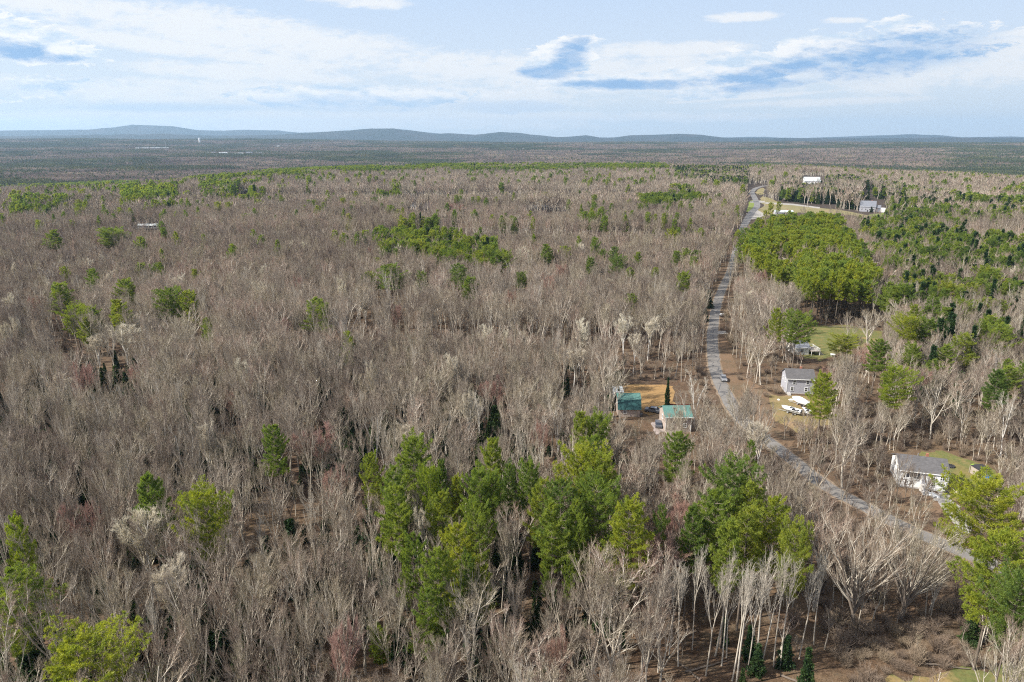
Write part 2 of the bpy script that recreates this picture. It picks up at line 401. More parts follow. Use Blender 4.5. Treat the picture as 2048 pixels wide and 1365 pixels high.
def patch(name, px, mat, z=.03, kind='structure', jit=.6, sub=5, label=None, cat=None):
    P = [Vector((*G(*p), 0)) for p in px]; ring = []
    for i in range(len(P)):
        a = P[i]; c_ = P[(i+1) % len(P)]
        for k in range(sub):
            q = a.lerp(c_, k/sub); ring.append((q.x + jit*random.uniform(-1, 1), q.y + jit*2*random.uniform(-1, 1), z))
    me = bpy.data.meshes.new(name); me.from_pydata(ring, [], [tuple(range(len(ring)))]); me.materials.append(mat)
    # make the sheet face up
    if me.polygons[0].normal.z < 0: me.flip_normals()
    o = bpy.data.objects.new(name, me); col.objects.link(o); tag(o, label, cat, kind=kind); return o
def turf(name, a, b_, c_, s1=.12, s2=1.6):
    m, t, b = bsdf_mat(name); tcn = t.add('ShaderNodeTexCoord')
    n1 = t.noise(tcn.outputs['Object'], s1, 5, .65); n2 = t.noise(tcn.outputs['Object'], s2, 4, .75)
    c = t.ramp(n1, [(.35, a), (.5, b_), (.65, c_)])
    c = t.mix(t.math('MULTIPLY', t.sstep(n2, .4, .7), .55), c, t.mix(1.0, c, (.45, .45, .45, 1), 'MULTIPLY'))
    t.l.new(c, b.inputs['Base Color']); b.inputs['Roughness'].default_value = 1
    return m
M['lawn'] = turf('spring_lawn', (.19, .155, .06), (.12, .135, .045), (.25, .18, .08))
M['straw'] = turf('straw_lawn', (.27, .165, .07), (.30, .185, .08), (.19, .15, .07), .08)
M['field'] = turf('tan_field', (.25, .195, .10), (.20, .18, .085), (.29, .225, .125), .03, .6)
M['verge'] = turf('bright_verge', (.15, .19, .05), (.18, .22, .05), (.13, .16, .05))
M['rust'] = turf('rusty_leaves', (.19, .125, .08), (.16, .105, .065), (.13, .095, .06), .15)
M['gravel'] = simple('driveway_gravel', (.30, .28, .255), .95, .15, 1.5)
LAWNS = {
 'barn': [(1236, 768), (1349, 772), (1346, 800), (1365, 822), (1300, 830), (1240, 800)],
 'pine': [(1612, 652), (1690, 650), (1768, 664), (1762, 690), (1700, 700), (1640, 722), (1600, 715)],
 'white': [(1838, 908), (1880, 898), (1990, 942), (1992, 975), (1938, 1012), (1890, 1000), (1888, 940)],
 'whitefront': [(1788, 975), (1850, 985), (1890, 1010), (1880, 1045), (1800, 1022), (1770, 990)],
 'corner': [(1770, 1362), (1850, 1348), (1960, 1336), (2060, 1330), (2060, 1420), (1740, 1420)],
 'boats': [(1540, 790), (1640, 795), (1665, 850), (1600, 868), (1545, 840)],
 'rusty': [(1437, 672), (1452, 668), (1466, 715), (1480, 750), (1560, 800), (1545, 850), (1600, 880), (1570, 895), (1500, 830), (1460, 780), (1441, 730)],
}
patch('lawn', LAWNS['barn'], M['straw'])
patch('lawn', LAWNS['pine'], M['lawn'])
patch('lawn', LAWNS['white'], M['lawn'])
patch('lawn', LAWNS['whitefront'], M['rust'])
patch('lawn', LAWNS['corner'], M['lawn'])
patch('ground_cover', LAWNS['boats'], turf('leafy_yard', (.25, .17, .09), (.2, .16, .07), (.28, .19, .11)))
patch('road_bank', LAWNS['rusty'], M['rust'], z=.02)
patch('meadow', [(1502, 424), (1540, 408), (1600, 412), (1680, 421), (1750, 433), (1800, 441), (1800, 445), (1760, 439), (1690, 430), (1600, 426), (1540, 432)], M['field'], jit=2)
patch('meadow', [(1518, 404), (1524, 393), (1545, 398), (1560, 408), (1530, 412)], M['field'], jit=1, z=.035)
patch('verge', [(1493, 424), (1500, 402), (1508, 400), (1509, 414), (1500, 424)], M['verge'], jit=1)
patch('verge', [(1736, 430), (1768, 426), (1772, 436), (1745, 440)], M['verge'], jit=1, z=.04)
patch('verge', [(1512, 381), (1524, 376), (1532, 380), (1525, 390), (1514, 390)], M['field'], jit=2, z=.04)
patch('driveway', [(1848, 985), (1893, 988), (1932, 1028), (1950, 1060), (1925, 1092), (1895, 1088), (1912, 1050), (1882, 1010)], M['gravel'], z=.05)
patch('driveway', [(1494, 428), (1498, 423), (1514, 420), (1532, 430), (1512, 438), (1496, 440)], M['gravel'], z=.045)
patch('driveway', [(1530, 405), (1585, 408), (1640, 415), (1640, 418), (1585, 411), (1530, 408)], M['gravel'], z=.05, jit=.5)
patch('driveway', [(1500, 403), (1512, 401), (1530, 403), (1530, 406), (1512, 406), (1500, 406)], M['gravel'], z=.055, jit=.4)
patch('driveway', [(1428, 664), (1450, 662), (1456, 668), (1428, 670)], M['gravel'], z=.045, jit=.2)
patch('patio', [(1303, 848), (1318, 838), (1328, 848), (1331, 864), (1311, 869)], simple('old_paving', (.27, .225, .205), .9, .2, .8), z=.06, jit=.3)

# ------------------------------------------------------------------ tree meshes
def frusta(P0, P1, R0, R1, n):
    P0 = np.asarray(P0, float); P1 = np.asarray(P1, float); R0 = np.asarray(R0, float)[:, None]; R1 = np.asarray(R1, float)[:, None]
    D = P1-P0; D /= np.linalg.norm(D, axis=1, keepdims=True)+1e-9
    ref = np.where(np.abs(D[:, 2:3]) < .9, np.array([[0, 0, 1.]]), np.array([[1., 0, 0]]))
    A = np.cross(D, ref); A /= np.linalg.norm(A, axis=1, keepdims=True); B = np.cross(D, A)
    k = len(P0); V = np.empty((k, 2*n, 3))
    for i in range(n):
        t_ = 2*math.pi*i/n; o = A*math.cos(t_) + B*math.sin(t_)
        V[:, i] = P0 + o*R0; V[:, n+i] = P1 + o*R1
    base = np.arange(k)[:, None, None]*2*n
    q = np.array([(i, (i+1) % n, n+(i+1) % n, n+i) for i in range(n)])[None]
    return V.reshape(-1, 3), (base+q).reshape(-1, 4)
def cones(P0, P1, R0):
    """thin twigs: four-sided fold kept as quads with a near-point tip"""
    return frusta(P0, P1, R0, np.asarray(R0)*.35, 3)
def join(parts):
    V = []; F = []; n = 0
    for v, f in parts:
        V.append(v); F.append(f+n); n += len(v)
    return np.concatenate(V), np.concatenate(F)

def bare_tree(rs, H=15, crown0=.42, spread=.42, nl=11, nb=6, nt=6, nf=4, thick=1.0, trunk_r=.15, forks=1, up=.35, wob=1.0):
    """-> trunk (V,F), crown (V,F)"""
    tr = []; limbs = []; tw = []
    def rand_perp(d):
        v = rs.normal(size=3); v -= d*v.dot(d); return v/np.linalg.norm(v)
    def seg_chain(p, d, L, r0, r1, k, wob_, upw, store):
        wob_ = wob_*wob
        pts = [(p.copy(), d.copy(), r0)]
        for i in range(k):
            d = d + rs.normal(size=3)*wob_; d[2] += upw; d /= np.linalg.norm(d)
            q = p + d*L/k; ra = r0+(r1-r0)*i/k; rb = r0+(r1-r0)*(i+1)/k
            store.append((p, q, ra, rb)); p = q; pts.append((p.copy(), d.copy(), rb))
        return pts
    def along(pts, t_):
        f = t_*(len(pts)-1); i = min(int(f), len(pts)-2); f -= i
        return pts[i][0]*(1-f)+pts[i+1][0]*f, pts[i][1], pts[i][2]*(1-f)+pts[i+1][2]*f
    leaders = []
    h0 = H*crown0*rs.uniform(.85, 1.1)
    lean = rs.normal(size=3)*.05; lean[2] = 1
    base = seg_chain(np.zeros(3), lean/np.linalg.norm(lean), h0, trunk_r, trunk_r*.72, 5, .035, .05, tr)
    for i in range(forks):
        if forks == 1: d = base[-1][1]; k_ = 0
        else:
            a = 2*math.pi*(i+rs.uniform(0, .6))/forks; s_ = spread*rs.uniform(.55, 1.0)
            d = np.array([math.cos(a)*s_, math.sin(a)*s_, 1.]); d /= np.linalg.norm(d)
        L = (H-h0)*rs.uniform(.85, 1.05)
        leaders.append((seg_chain(base[-1][0], d, L, trunk_r*(.7 if forks == 1 else .55), .024*thick, 6, .07, .05, tr), L))
    for (pts, L) in leaders:
        n_ = max(3, int(nl/forks**.6))
        for i in range(n_):
            t_ = (.0 if forks == 1 else .12) + .88*(i+rs.uniform(0, .8))/n_
            p, d, r = along(pts, min(t_, .97))
            a = i*2.4+rs.uniform(-.5, .5); s_ = rs.uniform(.6, 1.15)*spread*1.8
            dd = d*1.0 + np.array([math.cos(a), math.sin(a), 0])*s_; dd /= np.linalg.norm(dd)
            l1 = L*(.62*(1-t_*.72))*rs.uniform(.75, 1.15)
            lp = seg_chain(p, dd, l1, min(r*.6, .07)*max(1, thick*.8)+.01, .014*thick, 4, .06, up*.22, limbs)
            for j in range(nb):
                tj = .18+.8*(j+rs.uniform(0, 1))/nb
                p2, d2, r2 = along(lp, min(tj, .98))
                d3 = d2 + rand_perp(d2)*rs.uniform(.25, .55); d3[2] += up*.6; d3 /= np.linalg.norm(d3)
                l2 = l1*.48*(1-.5*tj)*rs.uniform(.7, 1.3)+.3
                bp = seg_chain(p2, d3, l2, max(r2*.6, .014*thick), .010*thick, 2, .16, up*.2, limbs)
                for k in range(nt):
                    tk = .15+.85*(k+rs.uniform(0, 1))/nt
                    p4, d4, r4 = along(bp, min(tk, .99))
                    d5 = d4 + rand_perp(d4)*rs.uniform(.22, .55); d5[2] += up*.4; d5 /= np.linalg.norm(d5)
                    l3 = rs.uniform(.45, 1.1)*(.5+.5*l2/1.6)
                    q = p4+d5*l3; tw.append((p4, q, .011*thick))
                    for _ in range(nf):
                        s5 = rs.uniform(.2, .95); p6 = p4+(q-p4)*s5
                        d7 = d5 + rand_perp(d5)*rs.uniform(.3, .7); d7[2] += up*.3; d7 /= np.linalg.norm(d7)
                        tw.append((p6, p6+d7*l3*rs.uniform(.35, .7), .0075*thick))
    a = lambda s_: frusta([q[0] for q in s_], [q[1] for q in s_], [q[2] for q in s_], [q[3] for q in s_], 5 if s_ is tr else 3)
    T_ = a(tr); C_ = [a(limbs)]; n_l = len(C_[0][1])
    if tw: C_.append(cones([q[0] for q in tw], [q[1] for q in tw], [q[2] for q in tw]))
    V, F = join(C_); mi = np.zeros(len(F), int); mi[n_l:] = 1
    return T_, (V, F, mi)

def tufts(P, D, L, W, n, rs):
    """needle tufts: n slim leaf-like quads fanned about direction D at each P"""
    k = len(P); Pn = np.repeat(P, n, 0); Dn = np.repeat(D, n, 0)
    d = Dn*.8 + rs.normal(size=(k*n, 3))*.62; d[:, 2] += .18; d /= np.linalg.norm(d, axis=1, keepdims=True)
    L_ = np.repeat(L, n)[:, None]*rs.uniform(.6, 1.2, (k*n, 1))
    s_ = np.cross(d, rs.normal(size=(k*n, 3))); s_ /= np.linalg.norm(s_, axis=1, keepdims=True)
    w_ = L_*W
    V = np.stack([Pn, Pn + d*L_*.55 + s_*w_, Pn+d*L_, Pn + d*L_*.55 - s_*w_], 1).reshape(-1, 3)
    return V, np.arange(k*n*4).reshape(-1, 4)

def pine_tree(rs, H=20, Rc=4.2, c0=.3, nwh=17, per=5, ntuft=11, nq=7, tl=.62, shape='white', wid=.2):
    wood = []; P = []; D = []; L = []
    lean = rs.normal(size=2)*.012*H
    k = 8
    ax = [np.array([lean[0]*(i/k)**2, lean[1]*(i/k)**2, H*.985*i/k]) for i in range(k+1)]
    for i in range(k): wood.append((ax[i], ax[i+1], .24*H/20*(1-i/k)+.02, .24*H/20*(1-(i+1)/k)+.02))
    def axis(z):
        f = min(max(z/(H*.985)*k, 0), k-1e-3); i = int(f); return ax[i]*(1-f+i)+ax[i+1]*(f-i)
    side = rs.uniform(.6, 1.3, 7)
    for wv in range(nwh):
        t_ = wv/(nwh-1); z = H*(c0+(1-c0)*t_)*1.0
        if shape == 'white': prof = (1-t_)**.5*(.55+.45*min(1, t_*3.2+.25))
        elif shape == 'round': prof = math.sqrt(max(0, 1-(2*t_-.85)**2/1.4))
        else: prof = (1-t_)**.9
        nb_ = per if t_ < .85 else max(3, per-1)
        a0 = rs.uniform(0, 6.28); skip = rs.uniform() < .12
        for b_ in range(nb_):
            if shape != 'spruce' and rs.uniform() < .10: continue
            a = a0+2*math.pi*b_/nb_+rs.uniform(-.3, .3)
            l = Rc*prof*rs.uniform(.62, 1.22)*side[int((a % 6.283)/6.2832*7) % 7]
            l = max(l, .35)
            up = (.18 + .55*t_) if shape != 'spruce' else (-.15+.35*t_)
            hd = np.array([math.cos(a), math.sin(a), 0]); lat = np.array([-math.sin(a), math.cos(a), 0])
            p0 = axis(z); zz = rs.uniform(-.3, .3)
            tip = p0 + hd*l + np.array([0, 0, l*up+zz]); mid = p0 + hd*l*.55 + np.array([0, 0, l*up*.35+zz*.5])
            wood.append((p0, mid, .05*H/20, .03)); wood.append((mid, tip, .03, .012))
            m_ = max(3, int(ntuft*(l/Rc+.25)))
            s_ = rs.uniform(.28, 1.02, m_)**.8
            off = rs.uniform(-1, 1, m_)*.36*l*np.sin(np.clip(s_, 0, 1)*math.pi*.82+.25)
            q = p0[None]*(1-s_[:, None]) + tip[None]*s_[:, None]
            q[:, 2] += -np.sin(s_*math.pi)*l*up*.25 + rs.uniform(-.08, .16, m_)*(1+l*.1) - np.abs(off)*.12
            q += lat[None]*off[:, None]
            dd = hd[None]*.75 + lat[None]*(off[:, None]/(l+.01))*1.2 + np.array([[0, 0, .35]])
            P.append(q); D.append(dd); L.append(np.full(m_, tl)*rs.uniform(.8, 1.2, m_))
    P.append(axis(H)[None] + rs.normal(size=(3, 3))*np.array([[.15, .15, .3]])); D.append(np.array([[0, 0, 1.]]*3)); L.append(np.full(3, tl))
    P = np.concatenate(P); D = np.concatenate(D); L = np.concatenate(L)
    return frusta([q[0] for q in wood], [q[1] for q in wood], [q[2] for q in wood], [q[3] for q in wood], 4), tufts(P, D, L, wid, nq, rs)

RS = np.random.default_rng(5)
def two(name, tc_, mt, mc):
    tv, tf = tc_[0]; cv, cf = tc_[1][:2]; ml = None
    mis = tc_[1][2] if len(tc_[1]) > 2 else np.ones(len(cf), int)
    if isinstance(mc, tuple): ml, mc = mc                     # (limb bark, twig bark)
    t1 = np_mesh(name+'_trunk', tv, tf, mt); c1 = np_mesh(name+'_crown', cv, cf, [ml or mc, mc], mi=mis)
    V, F = join([(tv, tf), (cv, cf)])
    return t1, c1, (V, F, np.concatenate([np.zeros(len(tf), int), mis+1]), (mt, ml or mc, mc))
def whole(name, w_):
    me = np_mesh(name, w_[0], w_[1], list(w_[3]), mi=w_[2]); return me

BH = []   # high detail bare trees (height 15)
for i in range(9):
    forks = [1, 2, 4, 1, 3, 6, 2, 5, 3][i]
    BH.append(two('bare_tree', bare_tree(RS, 15, [.40, .34, .30, .46, .36, .27, .38, .42, .45][i], [.30, .34, .40, .22, .36, .46, .27, .38, .33][i], nl=[14, 13, 11, 13, 13, 10, 14, 11, 12][i], nb=7, nt=5, nf=3, forks=forks, thick=1.3, up=.42, trunk_r=[.16, .15, .19, .14, .17, .23, .15, .19, .17][i], wob=.75), M['bark'], (M['bark'], M['twig'])))
SLIM = [two('slender_tree', bare_tree(RS, 15, [.50, .42, .55][i], .19, nl=11, nb=5, nt=3, nf=2, forks=[1, 2, 3][i], thick=1.15, trunk_r=.14, up=.5, wob=.8), M['pale'], M['pale']) for i in range(3)]
BIG = [two('spreading_tree', bare_tree(RS, 15, .16, .42, nl=26, nb=6, nt=5, nf=2, forks=[10, 11][i], thick=1.1, trunk_r=.36, up=.55, wob=.3), M['darkbark'], (M['bark'], M['twig'])) for i in range(2)]
REDT = two('red_maple', bare_tree(RS, 13, .35, .38, nl=14, nb=7, nt=7, nf=5, forks=3, thick=1.5, trunk_r=.14), M['bark'], M['red'])
CRM = [two('catkin_tree', bare_tree(RS, 14, .42, .36, nl=15, nb=7, nt=7, nf=7, forks=[4, 3][i], thick=2.2, trunk_r=.15), M['birch'], M['cream']) for i in range(2)]
BIR = [two('white_birch', bare_tree(RS, 14, .3, .3, nl=9, nb=5, nt=5, nf=3, forks=[2, 3][i], thick=1.3, trunk_r=.16), M['birch'], M['pale']) for i in range(2)]
BM = [whole('tree_mid', two('tm', bare_tree(RS, 15, [.4, .35, .45, .38, .42][i], [.32, .38, .26, .36, .33][i], nl=11, nb=5, nt=4, nf=2, forks=[1, 4, 2, 5, 3][i], thick=2.0, up=.42, trunk_r=.17, wob=.7), M['bark'], (M['twig'], M['twig']))[2]) for i in range(5)]
BL = [whole('tree_low', two('tl', bare_tree(RS, 15, [.36, .32, .42, .36][i], [.34, .40, .3, .36][i], nl=9, nb=4, nt=3, nf=0, forks=[1, 4, 2, 3][i], thick=4.2, up=.45, trunk_r=.2, wob=.6), M['bark'], (M['twig'], M['twig']))[2]) for i in range(4)]
PH = []
for i in range(6):
    PH.append(two('pine', pine_tree(RS, 20, [4.4, 4.0, 4.8, 3.6, 4.5, 4.2][i], [.46, .5, .43, .48, .52, .45][i], 12, 6, 50, 14, .38, ['white', 'round', 'white', 'white', 'round', 'white'][i], .085), M['darkbark'], M['needle']))
PG = [two('golden_pine', pine_tree(RS, 20, 5.2, .44, 13, 6, 54, 14, .38, ['round', 'white'][i], .085), M['darkbark'], M['gold']) for i in range(2)]
SPR = [two('spruce', pine_tree(RS, 12, 2.3, .04, 20, 7, 10, 7, .5, 'spruce', .24), M['darkbark'], M['dneedle']) for i in range(2)]
PT = [two('plantation_pine', pine_tree(RS, 18, 3.4, [.58, .62, .54][i], 9, 5, 14, 8, .7, ['round', 'white', 'round'][i], .18), M['darkbark'], [M['needle'], M['gold'], M['gold']][i]) for i in range(3)]
PM = [whole('pine_mid', two('pm', pine_tree(RS, 20, [4.2, 3.8, 4.4, 3.6][i], [.3, .38, .25, .35][i], 12, 5, 16, 8, .75, ['white', 'round', 'white', 'white'][i], .17), M['darkbark'], M['needle'])[2]) for i in range(4)]
PL = [whole('pine_low', two('pl', pine_tree(RS, 20, 3.9, [.3, .36, .25][i], 8, 4, 7, 4, 1.8, ['white', 'round', 'white'][i], .34), M['darkbark'], M['needle'])[2]) for i in range(3)]
SM = [whole('spruce_mid', two('sm', pine_tree(RS, 12, 2.3, .05, 12, 5, 6, 5, .9, 'spruce', .32), M['darkbark'], M['dneedle'])[2]) for i in range(2)]
def shrub(rs, n=120, h=2.2, th=.016):
    a = rs.uniform(0, 6.28, n); s_ = rs.uniform(0, .6, n); l = rs.uniform(.4, 1, n)*h
    D = np.stack([np.cos(a)*s_, np.sin(a)*s_, np.ones(n)], 1); D /= np.linalg.norm(D, axis=1, keepdims=True)
    P0 = np.stack([np.cos(a)*.2, np.sin(a)*.2, np.zeros(n)], 1)*rs.uniform(0, 3, (n, 1)); P1 = P0+D*l[:, None]
    k = 5; i = np.repeat(np.arange(n), k); s2 = rs.uniform(.3, .95, (n*k, 1)); q0 = P0[i]*(1-s2)+P1[i]*s2
    d2 = D[i]+rs.normal(size=(n*k, 3))*.45; d2 /= np.linalg.norm(d2, axis=1, keepdims=True)
    return join([cones(P0, P1, np.full(n, th)), cones(q0, q0+d2*rs.uniform(.3, .8, (n*k, 1)), np.full(n*k, th*.7))])
M['brush'] = bark_mat('brush_twigs', [(0, (.20, .15, .115)), (.5, (.31, .24, .185)), (1, (.40, .32, .22))])
SHR = [np_mesh('brush', *shrub(RS), M['brush']) for i in range(3)]
SHRB = [np_mesh('brush_big', *shrub(RS, 110, 4.5, .03), M['brush']) for i in range(2)]

# far-wood tiles, 100 m square
def tile(kind, seed):
    rs = np.random.default_rng(seed); Vs = []; Fs = []; mi = []; n = 0
    cnt = 210 if kind != 'pine' else 250
    for i in range(cnt):
        x, y = rs.uniform(-52, 52, 2); con = rs.uniform() < {'bare': .04, 'mixed': .28, 'pine': .88}[kind]
        H = rs.uniform(13, 19) if con else rs.uniform(11, 16)
        if con:
            wd = rs.uniform(2.4, 4.2); k = 34
            tt = rs.uniform(0, 1, k); aa = rs.uniform(0, 6.28, k); rr = wd*(1-tt)**.7*rs.uniform(.4, 1, k)
            P = np.stack([np.cos(aa)*rr, np.sin(aa)*rr, H*(.3+.68*tt)], 1); D = np.stack([np.cos(aa)*.6, np.sin(aa)*.6, np.full(k, .5)], 1)
            v, f = tufts(P, D, np.full(k, 2.3), .42, 2, rs); m_ = 1
        else:
            k = 40; aa = rs.uniform(0, 6.28, k); s_ = rs.uniform(.05, 1, k); z0 = H*rs.uniform(.3, .75, k)
            P0 = np.stack([np.cos(aa)*s_*1.3, np.sin(aa)*s_*1.3, z0], 1); P1 = P0+np.stack([np.cos(aa)*s_*1.9, np.sin(aa)*s_*1.9, (H-z0)*rs.uniform(.5, 1, k)], 1)
            v, f = frusta(P0, P1, np.full(k, .16), np.full(k, .05), 3); m_ = 0
        Vs.append(v+np.array([[x, y, 0]])); Fs.append(f+n); n += len(v); mi += [m_]*len(f)
    return np_mesh('wood_tile', np.concatenate(Vs), np.concatenate(Fs), [M['ftwig'], M['fneedle']], mi=mi)
TILES = [tile('bare', 1), tile('bare', 2), tile('bare', 3), tile('mixed', 4), tile('mixed', 5), tile('pine', 6), tile('pine', 7)]

# ------------------------------------------------------------------ stuff: points carrying one of several tree meshes
def scatter(name, pts, meshes, label, cat):
    """pts: (x, y, z, rot, scale, scalez, index)"""
    A = np.asarray(pts, float)
    me = bpy.data.meshes.new(name); me.vertices.add(len(A)); me.vertices.foreach_set('co', A[:, :3].astype(np.float32).ravel())
    for nm, ty, dat in (('rotz', 'FLOAT', A[:, 3]), ('sx', 'FLOAT', A[:, 4]), ('sz', 'FLOAT', A[:, 5]), ('idx', 'INT', A[:, 6])):
        at = me.attributes.new(nm, ty, 'POINT'); at.data.foreach_set('value', dat.astype(np.float32 if ty == 'FLOAT' else np.int32))
    for mt in {m_ for q in meshes for m_ in q.materials}: me.materials.append(mt)
    o = bpy.data.objects.new(name, me); col.objects.link(o)
    ng = bpy.data.node_groups.new(name, 'GeometryNodeTree')
    ng.interface.new_socket('Geometry', in_out='INPUT', socket_type='NodeSocketGeometry')
    ng.interface.new_socket('Geometry', in_out='OUTPUT', socket_type='NodeSocketGeometry')
    N = ng.nodes; Lk = ng.links
    gi = N.new('NodeGroupInput'); go = N.new('NodeGroupOutput')
    iop = N.new('GeometryNodeInstanceOnPoints'); Lk.new(gi.outputs[0], iop.inputs['Points'])
    jn = N.new('GeometryNodeGeometryToInstance')
    for q in reversed(meshes):
        src = bpy.data.objects.new(q.name, q)           # holds the mesh for the node only
        oi = N.new('GeometryNodeObjectInfo'); oi.inputs['Object'].default_value = src; oi.inputs['As Instance'].default_value = False
        Lk.new(oi.outputs['Geometry'], jn.inputs[0])
    Lk.new(jn.outputs[0], iop.inputs['Instance']); iop.inputs['Pick Instance'].default_value = True
    def attr(nm, ty):
        a = N.new('GeometryNodeInputNamedAttribute'); a.data_type = ty; a.inputs[0].default_value = nm; return a.outputs[0]
    Lk.new(attr('idx', 'INT'), iop.inputs['Instance Index'])
    cr = N.new('ShaderNodeCombineXYZ'); Lk.new(attr('rotz', 'FLOAT'), cr.inputs[2]); Lk.new(cr.outputs[0], iop.inputs['Rotation'])
    cs = N.new('ShaderNodeCombineXYZ'); sx = attr('sx', 'FLOAT'); Lk.new(sx, cs.inputs[0]); Lk.new(sx, cs.inputs[1]); Lk.new(attr('sz', 'FLOAT'), cs.inputs[2]); Lk.new(cs.outputs[0], iop.inputs['Scale'])
    Lk.new(iop.outputs[0], go.inputs[0])
    md = o.modifiers.new('scatter', 'NODES'); md.node_group = ng
    tag(o, label, cat, kind='stuff'); return o

# ------------------------------------------------------------------ where trees may not stand, and what must stay in sight
def fdepth(px, py):
    x, y = G(px, py); return y*cP + CAMZ*sP
SIGHT = [(1222, 770, 1286, 838), (1256, 768, 1346, 806), (1298, 815, 1384, 868), (1766, 916, 1905, 1004), (1896, 926, 1986, 985), (1558, 742, 1634, 838), (1612, 664, 1662, 716),
         (1640, 655, 1750, 688), (1540, 414, 1602, 434), (1492, 374, 1534, 440), (1716, 398, 1772, 434), (1604, 352, 1646, 370), (1796, 386, 1812, 398), (1728, 368, 1746, 380),
         (1525, 384, 1534, 414), (1612, 398, 1620, 420), (1437, 622, 1448, 640), (1421, 752, 1440, 768), (1600, 408, 1720, 430), (475, 378, 500, 392), (1570, 588, 1755, 652), (1060, 405, 1130, 425), (270, 440, 320, 462), (818, 405, 860, 424), (1838, 985, 1932, 1030)]
SIGHT = [(*s_, fdepth((s_[0]+s_[2])/2, s_[3]) - 3, .97) for s_ in SIGHT]
SIGHT[16+0] = SIGHT[16]; SIGHT[0] = (*SIGHT[0][:5], .8); SIGHT[2] = (*SIGHT[2][:5], .7)
rp_x, rp_y, rp_f = proj(RA[:, 0], RA[:, 1], 0)
ROADVIS = [(px, py, f_, .88 if py < 700 else (.66 if py < 800 else (.42 if py < 900 else .10))) for px, py, f_ in zip(rp_x, rp_y, rp_f) if 372 < py < 1060 and 1380 < px < 1830]
RV = np.array(ROADVIS)
FOOT = []     # building footprints (x, y, r)
KEEP_OUT = [LAWNS[k] for k in ('barn', 'pine', 'white', 'corner', 'boats')] + [
    [(1880, 985), (1960, 1010), (1990, 1100), (1890, 1100), (1850, 1000)],
    [(1500, 424), (1530, 400), (1600, 407), (1690, 420), (1780, 432), (1850, 441), (1850, 452), (1700, 448), (1560, 440)],
    [(1230, 765), (1400, 765), (1400, 880), (1290, 875), (1225, 842)], [(1555, 742), (1650, 742), (1655, 850), (1560, 850)], [(1770, 905), (1905, 905), (1905, 1000), (1775, 990)],
    [(1490, 370), (1535, 370), (1535, 425), (1515, 440), (1488, 440)], [(1718, 400), (1775, 400), (1775, 436), (1718, 436)], [(1600, 352), (1650, 352), (1650, 374), (1600, 374)]]
HSIGHT = []
def blocked(x, y, H, cr, u):
    px0, py0, f0 = proj(x, y, 0); px1, py1, f1 = proj(x, y, H)
    if road_dist(x, y) < 3.4: return True
    for P_ in KEEP_OUT:
        if inpoly(px0, py0, P_): return True
    hw = cr*FPX/f0*.75
    for (a, b_, c_, d_, fd, pr_) in SIGHT:
        if f0 < fd and px0+hw > a and px0-hw < c_ and py0 > b_ and py1+4 < d_ and u < pr_: return True
    s_ = (RV[:, 2] > f0+4) & (np.abs(RV[:, 0]-(px0+px1)/2) < hw+5) & (RV[:, 1] < py0) & (RV[:, 1] > py1)
    if s_.any() and u < RV[s_, 3].max(): return True
    return False

# stands as seen on the plan: polygon, share of pines, which pine, height factor
STANDS = [
 ('plant', [(1500, 442), (1560, 436), (1650, 438), (1668, 475), (1715, 560), (1745, 610), (1740, 650), (1610, 655), (1520, 610), (1478, 560), (1480, 500)], .97),
 ('mixd', [(690, 500), (830, 480), (985, 490), (1000, 590), (930, 610), (840, 590), (780, 620), (690, 600)], .33),
 ('mixd', [(1085, 465), (1205, 460), (1210, 525), (1100, 535)], .6),
 ('mixd', [(1260, 405), (1385, 395), (1400, 430), (1290, 442)], .75),
 ('dark', [(1345, 345), (1495, 342), (1500, 385), (1420, 388), (1350, 368)], .9),
 ('dark', [(1560, 372), (1700, 368), (1900, 405), (1900, 438), (1740, 425), (1560, 405)], .6),
 ('mixd', [(1700, 440), (2060, 400), (2060, 640), (1830, 640), (1770, 600), (1720, 520)], .30),
 ('mixd', [(1760, 620), (2060, 620), (2060, 760), (1830, 760), (1770, 690)], .30),
 ('mixd', [(245, 398), (355, 398), (360, 445), (255, 450)], .75),
 ('mixd', [(405, 390), (515, 385), (520, 435), (410, 440)], .5),
 ('mixd', [(30, 425), (140, 425), (140, 465), (30, 465)], .4),
 ('mixd', [(600, 334), (1540, 328), (1540, 350), (900, 356), (600, 362)], .62),
 ('mixd', [(-60, 352), (640, 338), (640, 366), (200, 386), (-60, 390)], .6),
 ('mixd', [(420, 355), (700, 350), (700, 365), (420, 380)], .4),
 ('mixd', [(735, 400), (800, 398), (800, 418), (735, 420)], .6),
 ('low', [(1760, 690), (2060, 740), (2060, 900), (1960, 890), (1800, 800)], .20),
]
def stand(px, py):
    for k, P_, p_ in STANDS:
        if inpoly(px, py, P_): return k, p_
    if py < 480: return 'none', .035
    if py < 620: return 'none', .02
    return 'none', .006

